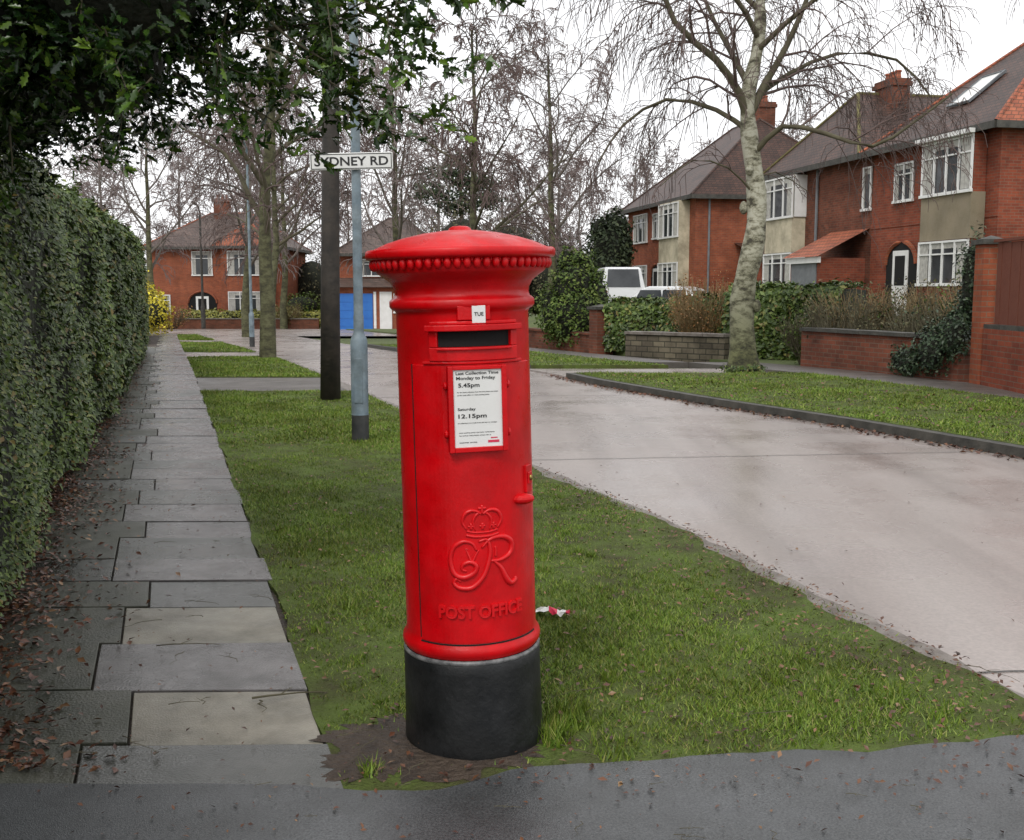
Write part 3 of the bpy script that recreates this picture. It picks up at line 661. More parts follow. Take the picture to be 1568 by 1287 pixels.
# House B
LB=7.2; ox,oy=front_pt(6.401+LB); Bh=empty("brick_house.001",(ox,oy,.6),fr)
mb=MB(); mb.box(0,LB-.002,0,8,-.8,4.87); mb.build("walls",[M_brickdk],Bh)
mb=MB(); hip(mb,0,LB-.6,0,8,4.87,7.35,.38,'y',inset=1.9,mi=0); mb.build("roof",[M_tile,M_moss,M_kerbD],Bh)
xb=lambda k:6.401+LB-k
W=Wb(); bb=MB()
x0,x1=xb(13.0),xb(10.75)
bb.box(x0+.05,x1-.05,-.5,-.001,2.08,3.25,0); bb.box(x0+.05,x1-.05,-.5,-.001,-.5,.88,0); bb.box(x0+.1,x1-.1,-.45,-.001,.88,2.08,0);bb.box(x0+.1,x1-.1,-.45,-.001,3.25,4.7,0)
bb.build("bay",[M_render],Bh)
window(W,x0,x1,.9,2.06,-.48,3); window(W,x0,x1,3.27,4.68,-.48,3)
W[0].box(x1-.06,x1,-.44,-.0,3.27,4.68); W[0].box(x1-.06,x1,-.44,-.0,.9,2.06)
window(W,xb(6.95),xb(6.45)-.0,3.2,4.5,-.0,1,False,True)
Wbuild(W,Bh)
mb=MB(); mb.box(xb(8.7),xb(6.7),-1.5,-.001,-.6,1.75,0); mb.box(xb(8.6),xb(6.9),-1.53,-1.501,-.5,1.6,3); mb.box(xb(8.8),xb(6.6),-1.62,-1.532,1.6,1.78,1)
mb.add([(xb(8.9),-1.7,1.79),(xb(6.5),-1.7,1.79),(xb(6.5),-.003,2.65),(xb(8.9),-.003,2.65)],[(0,1,2,3)],2)
mb.tube([(xb(9.9),-.06,-.3),(xb(9.9),-.06,4.8)],.05,6,3)
mb.build("lean_to_garage",[M_brick,M_frame,M_tilered,M_lead],Bh)
chimney(Bh,"chimney",3.6,2.6,5.3,7.75,1.1,.65)
# House C
LC=9.6; ox,oy=front_pt(20.3+LC); Ch=empty("brick_house.002",(ox-.35,oy,.5),fr)
mb=MB(); mb.box(0,LC,0,8.5,-.9,4.9); mb.build("walls",[M_brickor],Ch)
mb=MB(); hip(mb,0,LC,0,8.5,4.9,8.7,.35,'x',inset=3.6); mb.build("roof",[M_tile,M_tile,M_kerbD],Ch)
W=Wb(); bb=MB(); bb.box(LC-3.3,LC-.7,-.5,-.001,-.5,4.75,0); bb.build("bay",[M_render],Ch)
window(W,LC-3.3,LC-.7,3.2,4.7,-.5,4); window(W,LC-3.3,LC-.7,.8,2.1,-.5,4); window(W,LC-5.6,LC-4.3,3.3,4.5,0,2); window(W,1.0,3.2,3.2,4.6,0,3); window(W,1,3.2,.8,2.1,0,3)
Wbuild(W,Ch); arch_door(Ch,LC-5.0,0,1.5,2.1)
mb=MB(); mb.box(LC+.002,LC+3.0,2.0,7,-.6,2.0,0); mb.add([(LC+.001,1.8,2.9),(LC+.001,7.2,2.9),(LC+3.3,7.2,2.0),(LC+3.3,1.8,2.0)],[(3,2,1,0)],1); mb.tube([(LC+.06,.6,-.3),(LC+.06,.6,4.8)],.05,6,2); mb.build("side_garage",[M_brick,M_tile,M_lead],Ch)
chimney(Ch,"chimney",LC-3.6,4.6,6.5,9.5,.6,.9)
# House D
D=empty("brick_house.003",(-22.6,68,gz(-20,68)),0)
mb=MB(); mb.box(0,8.2,0,8,-.3,4.95); mb.box(4.6,7.6,-.7,-.001,-.3,4.95); mb.build("walls",[M_brickor],D)
mb=MB(); hip(mb,0,8.2,0,8,4.95,7.3,.4,'x',inset=3.2); mb.build("roof",[M_tilegrey,M_tilered,M_kerbD],D)
mb=MB(); hip(mb,4.6,7.6,-.7,3,4.98,6.6,.4,'y',inset=1.6); mb.build("bay_roof",[M_tilered,M_tilered,M_kerbD],D)
W=Wb(); window(W,2.6,3.9,3.2,4.7,0,2); window(W,5.0,7.2,3.2,4.7,-.7,3); window(W,5.0,7.2,.8,2.2,-.7,3); window(W,.3,1.2,.8,2.0,0,1)
Wbuild(W,D); arch_door(D,3.2,0,1.8,2.2); chimney(D,"chimney",3.7,3.5,6.5,8.2,1,.6)
# House E
E=empty("brick_house.004",(-10.1,63.5,gz(-8,63)),0)
mb=MB(); mb.box(0,6,0,8,-.3,4.3); mb.box(-.2,4.3,-1.2,-.001,-.3,2.35); mb.build("walls",[M_brickor],E)
mb=MB(); hip(mb,0,6,0,8,4.3,6.6,.4,'x',inset=2.9); mb.add([(-.4,-1.6,2.36),(4.5,-1.6,2.36),(4.5,-.003,2.9),(-.4,-.003,2.9)],[(0,1,2,3)],0); mb.build("roof",[M_tilegrey,M_tilegrey,M_kerbD],E)
mb=MB(); mb.box(.1,2.1,-1.23,-1.201,-.1,2.0,0); 
for i in range(4): mb.box(.15,2.05,-1.245,-1.231,.1+i*.47,.5+i*.47,0)
mb.box(2.15,2.3,-1.24,-1.201,0,2.1,1); mb.box(2.5,3.2,-1.24,-1.201,-.1,2.1,1); mb.build("garage_door",[M_blue,M_frame],E)
W=Wb(); window(W,3.3,4.2,.9,2.0,-1.2,2); window(W,1.2,2.6,3.0,4.0,0,2); Wbuild(W,E)
def filler(name,x,y,rz,m,roof,Lx=9,wd=7):
    e=empty(name,(x,y,gz(x,y)),rz); mb=MB(); mb.box(0,Lx,0,wd,-.5,5); mb.build("walls",[m],e)
    mb=MB(); hip(mb,0,Lx,0,wd,5,7.6,.4,'x',inset=3); mb.build("roof",[roof,roof,M_kerbD],e)
    W=Wb(); window(W,1,3,3.2,4.6,0,3); window(W,1,3,.8,2.2,0,3); window(W,6,8,3.2,4.6,0,3); window(W,6,8,.8,2.2,0,3); Wbuild(W,e); chimney(e,"chimney",4.5,3.5,6.5,8.6)
filler("brick_house.005",-36,70,0.1,M_brickor,M_tilegrey); filler("brick_house.006",8.5,68,-.9,M_brick,M_tile)
# ------------------------------------------------------------------ garden walls, fence
def wall(name,p0,p1,h,th=.22,m=M_brickdk,cap=M_kerbL,capw=.05,parent=None):
    dx,dy=p1[0]-p0[0],p1[1]-p0[1]; Lg=math.hypot(dx,dy); zb=min(gz(*p0),gz(*p1))
    e=empty(name,(p0[0],p0[1],zb),math.atan2(dy,dx)); mb=MB(); mb.box(0,Lg,-th/2,th/2,-.2,h); mb.build("brickwork",[m],e)
    mb=MB(); n=max(1,int(Lg/.5))
    for i in range(n): mb.box(Lg*i/n+.004,Lg*(i+1)/n-.004,-th/2-capw,th/2+capw,h+.001,h+.06+.004*(i%2))
    mb.build("coping",[cap],e); return e,Lg,zb
def pier(name,x,y,h,w=.36,m=M_brickdk,cap=M_kerbD,rz=-1.2):
    e=empty(name,(x,y,gz(x,y)),rz); mb=MB(); mb.box(-w/2,w/2,-w/2,w/2,-.2,h); mb.build("shaft",[m],e)
    mb=MB(); mb.box(-w/2-.05,w/2+.05,-w/2-.05,w/2+.05,h+.001,h+.07); mb.add([(-w/2,-w/2,h+.071),(w/2,-w/2,h+.071),(w/2,w/2,h+.071),(-w/2,w/2,h+.071),(0,0,h+.13)],[(0,1,4),(1,2,4),(2,3,4),(3,0,4)]); mb.build("cap",[cap],e)
def WL(y): return 12.4-.36*y
wall("garden_wall",(WL(15.9),15.9),(WL(19.6),19.6),.66,cap=M_kerbD)
FX0,FX1=6.62,6.78
wall("garden_wall.001",(FX0,8.5),(FX1,15.3),.82,m=M_brick,cap=M_kerbD,capw=.0)
pier("gate_pier",6.80,15.5,2.0,.30,M_brickor,rz=0)
fe=empty("wooden_fence",(FX0,8.5,.885),math.atan2(6.8,FX1-FX0)); mb=MB(); LL=6.75; i=0; x=0
while x<LL-.1:
    mb.box(x+.003,x+.142,-.012+.006*(i%2),.012+.006*(i%2),0,1.12+.01*R.random()); x+=.145; i+=1
mb.box(0,LL,-.06,-.0185,.2,.28); mb.box(0,LL,-.06,-.0185,.85,.93); mb.box(0,LL,-.04,.05,1.135,1.175); mb.build("boards",[M_fence],fe)
wall("stone_garden_wall",(4.55,22.7),(2.65,24.4),.50,.3,M_stone,M_kerbL)
wall("garden_wall.002",(2.15,27.6),(-3.5,40),.62,.22,M_brickdk,M_brickdk); pier("gate_pier.001",2.25,27.3,1.05,.45,M_brickdk)
wall("garden_wall.003",(-20,64.5),(-11.5,64.5),.5,.25,M_brickdk)

# ------------------------------------------------------------------ foliage
def hedge(name,pts,hts,depth,n,size,m,ypow=1.0,face=1,bulge=.06,zlow=0.02,rough=.05):
    pts=np.array(pts,float); hts=np.array(hts,float); seg=np.linalg.norm(np.diff(pts,axis=0),axis=1); S=np.concatenate([[0],np.cumsum(seg)]); tot=S[-1]
    e=empty(name)
    def at(t): return np.interp(t,S,pts[:,0]),np.interp(t,S,pts[:,1]),np.interp(t,S,hts)
    d=nrm(pts[-1]-pts[0]); nx,ny=d[1]*face,-d[0]*face
    g0=np.vectorize(gz)
    def lump(t,z): return bulge*(np.sin(t*1.9+z*2.1)+.6*np.sin(t*4.3-z*3.7+1)+.35*np.sin(t*9+z*8))
    mb=MB(); nn=max(6,int(tot*2)); V=[];F=[]
    for i in range(nn+1):
        t=tot*i/nn; x,y,h=at(t); zb=gz(float(x),float(y))
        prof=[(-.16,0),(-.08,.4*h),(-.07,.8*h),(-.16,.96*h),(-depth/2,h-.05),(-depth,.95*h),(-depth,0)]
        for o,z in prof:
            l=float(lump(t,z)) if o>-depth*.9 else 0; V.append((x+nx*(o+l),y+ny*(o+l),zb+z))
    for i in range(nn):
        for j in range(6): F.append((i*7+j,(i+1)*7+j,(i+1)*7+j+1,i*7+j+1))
    F.append(tuple(range(7))); F.append(tuple(nn*7+j for j in range(7))[::-1]); mb.add(V,F); mb.build("dark_core",[M_core],e,sm=True)  # solid dark backing behind the leaves, inner shade put into its colour
    nf=int(n*.8); t=tot*rs.rand(nf)**ypow; x,y,h=at(t); z=zlow+(h-zlow)*rs.rand(nf)**.9
    o=lump(t,z)-.05-np.abs(rs.normal(0,rough,nf))+.08*rs.rand(nf)**2 - .14*np.clip((z-h+.12)/.12,0,1) -.10*np.clip(1-z/.3,0,1)
    P1=np.stack([x+nx*o,y+ny*o,z],1); N1=np.stack([nx+rs.normal(0,.5,nf),ny+rs.normal(0,.5,nf)-.25,.75+rs.normal(0,.45,nf)],1)
    nt=n-nf; t=tot*rs.rand(nt)**ypow; x,y,h=at(t); o=-.1-(depth-.1)*rs.rand(nt); P2=np.stack([x+nx*o,y+ny*o,h+np.abs(rs.normal(0,.05,nt))-.02+.05*np.sin(t*3)+.03*np.sin(t*7)],1)
    N2=np.stack([rs.normal(0,.6,nt),rs.normal(0,.6,nt),np.ones(nt)],1)
    P=np.vstack([P1,P2]); P[:,2]+=g0(P[:,0],P[:,1]); Nn=np.vstack([N1,N2]); T,B,Nn=frame_from_normal(Nn)
    dist=np.hypot(P[:,0],P[:,1]); sz=size*(.6+.8*rs.rand(len(P)))*np.clip(dist/6,.85,2.4)
    scatter("leaves",P,T,B,Nn,sz,LEAF_V,LEAF_F,[m],e); return e
hedge("privet_hedge",[(-1.25,1.2),(-1.66,3.3),(-2.80,6.6),(-5.08,14.2),(-7.35,21.5),(-9.5,28)],[1.98,2.02,2.12,2.22,2.45,2.6],1.1,115000,.034,M_privet,1.7,1,.06)
hedge("privet_hedge.001",[(-11.3,33),(-15.5,46)],[1.4,1.4],1.0,6000,.06,M_privet,1,1)
hedge("box_hedge",[(4.55,23.2),(6.5,21.4)],[1.5,1.5],1.1,7000,.05,M_privet,1,1)
hedge("box_hedge.001",[(2.3,27.0),(4.9,24.7)],[1.22,1.30],1.0,7000,.05,M_privet,1,1)
hedge("box_hedge.002",[(-11.0,65.2),(-20,65.2)],[.9,1.0],.8,3000,.07,leafmat("golden_hedge",[(0,(.12,.14,.02)),(1,(.3,.28,.04))]),1,-1)
def foliage(name,blobs,n,size,m,core=.78,lump=.16,parent=None,up=.3):
    e=empty(name) if parent is None else parent
    vols=np.array([b[3]*b[4]+b[4]*b[5] for b in blobs]); idx=rs.choice(len(blobs),n,p=vols/vols.sum()); Bb=np.array(blobs)[idx]
    D=nrm(rs.normal(size=(n,3))); ph=idx*1.7
    l=1+lump*(np.sin(D[:,0]*5+ph)+np.sin(D[:,1]*6+ph*2)+np.sin(D[:,2]*7+ph*3)+.7*np.sin(D[:,0]*13+D[:,2]*11+ph))*.6
    rr=l*(1-.28*np.abs(rs.normal(0,.6,n)))*(1+.12*np.abs(rs.normal(0,1,n))*(rs.rand(n)<.2))
    P=Bb[:,:3]+D*Bb[:,3:6]*rr[:,None]; Nn=D+rs.normal(0,.6,(n,3)); Nn[:,2]+=up
    T,B,Nn=frame_from_normal(Nn)
    scatter("leaves",P,T,B,Nn,size*(.6+.8*rs.rand(n)),LEAF_V,LEAF_F,[m],e)
    if core:
        mb=MB()
        for b in blobs: mb.ell(b[:3],(b[3]*core,b[4]*core,b[5]*core),0,12,8)
        mb.build("dark_core",[M_core],e,sm=True)  # solid dark ellipsoids that block see-through and stand in for inner shade
    return e
def bl(x,y,z,r,rz=None,ry=None): return (x,y,z,r,ry or r,rz or r)
M_yew=leafmat("dark_evergreen",[(0,(.022,.036,.018)),(.6,(.042,.062,.028)),(1,(.08,.10,.045))],.6,spec=.3)
M_thuja=leafmat("thuja_green",[(0,(.035,.065,.010)),(.6,(.080,.130,.020)),(1,(.16,.20,.045))],.6,spec=.3)
M_fors=leafmat("forsythia_yellow",[(0,(.30,.26,.02)),(.6,(.60,.50,.02)),(1,(.72,.63,.05))],.6)
M_olive=leafmat("olive_scrub",[(0,(.055,.052,.032)),(.6,(.10,.097,.055)),(1,(.17,.15,.09))],.8,spec=.2)
M_ivy=leafmat("ivy",[(0,(.015,.03,.015)),(.7,(.035,.06,.03)),(1,(.08,.11,.06))],.4,spec=.3)
foliage("conifer_shrub",[bl(1.75,29,.7,.85,.95),bl(1.65,29,1.45,.66,.8),bl(1.8,29.1,2.0,.40,.5),bl(1.2,29.2,.8,.5,.8),bl(2.25,28.9,1.0,.42,.8),bl(1.45,29,2.1,.25,.4)],9000,.10,M_thuja,up=.8)
foliage("forsythia_bush",[bl(-15.8,48,.3,.8,.9),bl(-16.9,50,.7,.9,1.2),bl(-16.3,46.5,-.1,.7,.7)],3500,.13,M_fors,core=.6)
foliage("evergreen_tree",[bl(4.6,52,3.0,1.1,1.9),bl(5.0,52.5,4.2,.8,1.1),bl(4.3,51.5,1.7,1.3,1.6),bl(4.2,52,4.2,.5,.8),bl(5.3,52,3.2,.6,1.0)],6000,.20,M_yew,up=.6,core=.7)
foliage("ivy_on_wall",[bl(WL(16.4)-.12,16.4,.45,.22,.42,.5),bl(WL(16.0)-.1,16.0,.70,.22,.4,.4),bl(WL(17)-.08,17,.25,.2,.3,.5)],3500,.06,M_ivy,core=.7)
foliage("ivy_on_pier",[bl(6.78,15.95,1.55,.24,.7),bl(6.85,16.2,1.0,.25,.5)],1800,.06,M_ivy,core=.7)
bigs=empty("distant_shrubbery")
foliage("x",[bl(-5.4,66,2.6,2.0,2.6),bl(-3.0,66,3.2,2.2,3.2),bl(-.2,67,3.0,2.3,3.0),bl(2.0,68,1.8,2.2,2.6),bl(-1.6,65,1.0,2.4,2.2),bl(4.2,64,1.2,1.8,2.2),bl(6.6,64,1.2,2,2.6),bl(9,66,2.4,2,3.0),bl(-13.6,74,1.5,1.6,2.4),bl(-24,72,1.0,1.6,2.2),bl(-10.8,74,2,1.5,2.2)],22000,.17,M_olive,parent=bigs,up=.3,core=.78,lump=.26)
foliage("x",[bl(0,60,.4,1.3,1.5),bl(2.4,56,.4,1.2,1.6),bl(-22.5,63,.3,1.2,1.0),bl(-13,67,.3,1.3,.9),bl(5.8,55,.6,1.2,1.7)],7000,.14,M_thuja,parent=bigs)
pt=foliage("pine_tree",[bl(-3.9,68,8.6,1.5,.6),bl(-2.3,68.5,8.0,1.5,.6),bl(-4.7,68,7.4,1.5,.6),bl(-3.2,68,9.5,.9,.5),bl(-1.6,68.4,7.0,1.3,.5),bl(-3.4,68,6.6,1.5,.6)],5500,.20,M_yew,core=.35,lump=.3)
mb=MB(); mb.tube([(-3,68,-1),(-3.1,68,4),(-3.2,68,9.5)],[.22,.18,.06],8)
for a,b in (((-3.1,68,6),(-4.9,68,7.4)),((-3.1,68,6.3),(-1.6,68.4,7.0)),((-3.2,68,7.2),(-2.3,68.5,8)),((-3.2,68,7.5),(-3.9,68,8.6))): mb.tube([a,b],[.08,.04],5)
mb.build("trunk",[M_bark],pt)
# ------------------------------------------------------------------ trees
MINR=[.0045]
def rv(s=1): return np.array([R.gauss(0,s),R.gauss(0,s),R.gauss(0,s)])
def grow(mb,P,r0,r1,lvl,prm,tw):
    P=np.array(P,float); n=len(P)
    sides=[12,7,4,3,3][min(lvl,4)]
    rad=[r0+(r1-r0)*(i/(n-1))**.8 for i in range(n)]
    mb.tube(P,rad,sides,tw[min(lvl,len(tw)-1)])
    if lvl>=len(prm): return
    nc,lr,ang,t0,droop,rfac=prm[lvl]
    Lg=np.sum(np.linalg.norm(np.diff(P,axis=0),axis=1))
    for i in range(nc):
        t=t0+(1-t0)*(i+R.random())/nc; f=t*(n-1); k=min(int(f),n-2); p=P[k]+(P[k+1]-P[k])*(f-k)
        d=P[k+1]-P[k]; d/=np.linalg.norm(d)+1e-9; a=rv(); a-=d*np.dot(a,d); a/=np.linalg.norm(a)+1e-9
        q=math.radians(ang*R.uniform(.7,1.25)); v=d*math.cos(q)+a*math.sin(q)
        ln=Lg*lr*R.uniform(.6,1.15)*(1.15-.6*t); m=6 if lvl<2 else 4; pts=[p]
        for j in range(m):
            v=v+rv(.14)+np.array([0,0,-droop*(j/m) if droop>0 else -droop*.35]); v/=np.linalg.norm(v); p=p+v*ln/m; pts.append(p)
        rr=max((r0+(r1-r0)*t)*rfac,MINR[0]*1.3)
        grow(mb,pts,rr,max(rr*.25,MINR[0]),lvl+1,prm,tw)
bt=empty("birch_tree",(3.86,17.9,gz(3.86,17.9))); mb=MB()
trunk3=spline([(0,0,-.1),(-.06,0,1.2),(.12,0,2.2),(.13,.02,2.95),(-.02,0,3.9),(-.05,.0,4.5),(.12,.05,5.4),(.10,0,6.3),(.2,.1,7.6),(.3,0,9)],3)
mb.tube([(p[0],p[1],p[2]) for p in trunk3],[.32 if p[2]<.05 else max(.04,.222-.0235*p[2]+.012*math.sin(p[2]*7)) for p in trunk3],14,0)
for zz,aa in ((1.9,.5),(2.7,2.6),(3.3,-2.2),(1.1,-.8)): 
    mb.ell((.06+.14*math.cos(aa),.14*math.sin(aa),zz),(.07,.07,.11),0,8,6)
prm=[(9,.55,50,.3,.05,.5),(10,.55,48,.12,.45,.45),(7,.75,42,.12,1.0,.55),(4,.75,32,.15,1.3,.7)]
tw=[0,1,2,2,2]
limbs=[([(-.05,0,4.1),(-.22,-.1,4.5),(-.62,-.2,5.0),(-1.3,-.3,5.55),(-1.7,-.3,6.6),(-2.0,-.2,7.6)],.085),
 ([(.0,.05,4.2),(.25,.1,4.7),(.6,.2,5.3),(1.0,.2,6.3),(1.3,.1,7.6)],.08),
 ([(.02,0,3.5),(.45,-.3,3.95),(1.1,-.5,3.8),(1.8,-.6,3.6),(2.4,-.6,3.95),(3.0,-.6,4.4)],.055),
 ([(0,0,3.9),(-.5,.3,4.3),(-1.3,.5,4.5),(-2.0,.6,4.1),(-2.4,.6,3.5)],.05),
 ([(-.02,0,4.6),(-.3,.4,5.3),(-.7,.8,6.3),(-.9,1,7.5)],.06),
 ([(.1,0,5.2),(.8,-.6,5.8),(1.7,-.9,6.1),(2.6,-1,6.0)],.05),
 ([(.08,0,5.4),(-.5,-.5,6.0),(-1.6,-.8,6.5),(-2.8,-.9,6.4)],.05),
 ([(.0,0,4.4),(.7,.5,4.9),(1.6,.8,5.3),(2.6,.8,5.2),(3.2,.8,4.6)],.05),
 ([(.1,0,5.9),(1.0,.3,6.9),(2.4,.4,7.4),(3.8,.4,7.1)],.045),([(.1,0,5.8),(-1.2,.3,7.0),(-2.6,.4,7.4),(-3.6,.4,7.0)],.045)]
for P,r in limbs: grow(mb,spline(P,2),r,r*.3,1,prm,tw)
prs=[0,(7,.5,45,.2,.5,.5),(4,.6,40,.2,.8,.6)]
for P,r in (([(.05,0,3.1),(.5,.3,3.3),(1.1,.5,3.0)],.02),([(.1,0,2.9),(-.4,-.3,3.3),(-1.0,-.4,3.4),(-1.5,-.4,3.0)],.022)): grow(mb,spline(P,2),r,r*.3,1,prs,tw)
grow(mb,[(.10,0,6.3),(.2,.1,7.6),(.3,0,9)],.06,.02,0,[(8,.8,50,.1,.1,.5)]+prm[1:3]+[(2,.7,35,.2,1.2,.7)],[1,1,2,2,2])
mb.build("trunk_and_branches",[M_birch,M_limb,M_twig],bt,sm=True)
foliage("root_shoots",[bl(3.86,17.85,.05,.36,.13)],900,.06,M_privet,core=.7)
def tree_mesh(seed,H,r,lean,prm,mats,wig=.12,minr=.006):
    R.seed(seed); MINR[0]=minr; mb=MB(); P=[]; x=y=0
    for i in range(9):
        t=i/8; P.append((x,y,H*t-.1)); x+=R.gauss(lean/8,wig*.5); y+=R.gauss(0,wig*.5)
    grow(mb,P,r,r*.18,0,prm,[0,1,2,2,2])
    me=bpy.data.meshes.new("bare_tree_mesh"); me.from_pydata(mb.v,[],mb.f); me.polygons.foreach_set("material_index",mb.m); me.polygons.foreach_set("use_smooth",[True]*len(mb.f))
    for m in mats: me.materials.append(m)
    return me
prmL=[(14,.50,45,.25,.02,.5),(9,.5,45,.15,.35,.45),(6,.65,42,.15,.8,.5),(3,.75,35,.2,1.1,.7)]
prmF=[(15,.42,48,.18,-.25,.45),(8,.5,42,.15,.05,.45),(6,.55,40,.15,.3,.55),(2,.65,35,.2,.5,.8)]
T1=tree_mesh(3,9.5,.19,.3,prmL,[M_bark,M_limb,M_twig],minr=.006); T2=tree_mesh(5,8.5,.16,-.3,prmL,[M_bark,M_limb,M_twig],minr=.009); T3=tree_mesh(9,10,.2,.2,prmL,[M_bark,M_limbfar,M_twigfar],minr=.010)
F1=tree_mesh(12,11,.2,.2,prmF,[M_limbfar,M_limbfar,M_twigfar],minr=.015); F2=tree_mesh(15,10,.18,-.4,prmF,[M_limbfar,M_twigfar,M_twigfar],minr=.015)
def inst(name,me,x,y,s=1,rz=0,parent=None):
    e=empty(name,(x,y,gz(x,y)),rz,parent); e.scale=(s,s,s); ob=bpy.data.objects.new("trunk_and_branches",me); COL.objects.link(ob); ob.parent=e; return e
inst("birch_tree.001",T1,-5.28,23.3,1.0,0.4); inst("birch_tree.002",T2,-1.5,35,1.15,1.1); inst("birch_tree.003",T2,-8.6,38,1.1,2.5)
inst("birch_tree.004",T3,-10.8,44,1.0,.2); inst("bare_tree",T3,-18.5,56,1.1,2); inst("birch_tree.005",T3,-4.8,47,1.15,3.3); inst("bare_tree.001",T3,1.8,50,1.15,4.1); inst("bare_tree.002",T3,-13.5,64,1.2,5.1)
dt=empty("distant_trees")
k=0
for x,y,s,me in ((-30,80,1.1,F1),(-24,78,1.2,F2),(-18,80,1.15,F1),(-12,82,1.0,F2),(-8,75,.95,F1),(-3,80,1.05,F2),(1,76,.95,F1),(5,78,1.05,F2),(9,74,.95,F1),(3,70,.85,F2),(13,76,1.1,F2),(-15,76,.9,F1),(-27,72,1.0,F1),(18,74,1.2,F1),(-36,85,1.2,F2),(24,70,1.1,F2),(-6,90,1.3,F1),(10,90,1.2,F1),(-21,92,1.3,F2),(-1,92,1.25,F2),(4,94,1.3,F1)):
    k+=1; inst("tree_%02d"%k,me,x,y,s,k*1.3,dt)
def shrub(name,x,y,r,h,n,m,leaf=None,nl=0,ls=.05):
    e=empty(name,(x,y,gz(x,y))); mb=MB(); ends=[]
    for i in range(n):
        a=R.uniform(0,6.283); q=R.uniform(.1,1)**.5; bx,by=.25*r*math.cos(a),.25*r*math.sin(a); hh=h*R.uniform(.6,1.05)*(1-.25*q*q)
        P=[(bx,by,-.05)]
        for j in range(1,5):
            t=j/4; P.append((bx+r*q*math.cos(a)*t**1.2+R.gauss(0,.04*r),by+r*q*math.sin(a)*t**1.2+R.gauss(0,.04*r),hh*t)); ends.append(P[-1])
        mb.tube(P,[.012,.010,.008,.006,.004],3)
        for j in (2,3):
            b=P[j]; mb.tube([b,(b[0]+R.gauss(0,.15*r),b[1]+R.gauss(0,.15*r),b[2]+h*.2)],[.006,.003],3)
    mb.build("stems",[m],e)
    if leaf:
        E=np.array(ends)[rs.choice(len(ends),nl)]+rs.normal(0,.08*r+.03,(nl,3)); T,B,Nn=frame_from_normal(rs.normal(size=(nl,3))+[0,0,.5])
        scatter("leaves",E,T,B,Nn,ls*(.6+.8*rs.rand(nl)),LEAF_V,LEAF_F,[leaf],e)
M_ochre=mat("ochre_stems",(.16,.11,.05),(.24,.17,.08),4,.8)
M_orange=leafmat("orange_leaves",[(0,(.14,.06,.02)),(.6,(.28,.13,.04)),(1,(.36,.2,.06))])
shrub("beech_shrub",4.45,25.2,.72,1.85,260,M_ochre,M_orange,2600,.055)
k=0
for (u,y,r,h,mm,lf) in ((5.9,19.6,.6,1.35,M_limb,M_olive),(6.5,20.5,.8,1.6,M_ochre,M_olive),(7.3,20.0,.8,1.5,M_limb,M_thuja),(8.0,20,.8,1.7,M_ochre,M_olive),(7.3,18.2,.6,1.2,M_limb,M_ivy),(8.6,19.2,.8,1.8,M_limb,M_thuja),(6.9,18.3,.5,1.2,M_limb,M_olive),(9.2,22.5,.9,1.4,M_limb,M_olive),(8.8,25,1,1.3,M_ochre,M_olive),(7.4,26,.8,1.1,M_limb,M_ivy),(3.3,26.8,.5,1.1,M_limb,M_olive),(5.6,20.4,.5,1.1,M_limb,M_thuja),(7.9,18.0,.7,1.6,M_ochre,M_olive)):
    shrub("garden_shrub" if k==0 else "garden_shrub.%03d"%k,u,y,r,h,130,mm,lf,1100,.06); k+=1
M_bud=leafmat("yellow_green_leaves",[(0,(.10,.10,.03)),(1,(.22,.2,.06))])
shrub("garden_shrub.020",-19.5,62,1.0,1.3,90,M_limb,M_orange,900,.12); shrub("garden_shrub.021",-13.4,64.8,.8,1.6,90,M_ochre,M_bud,800,.12)
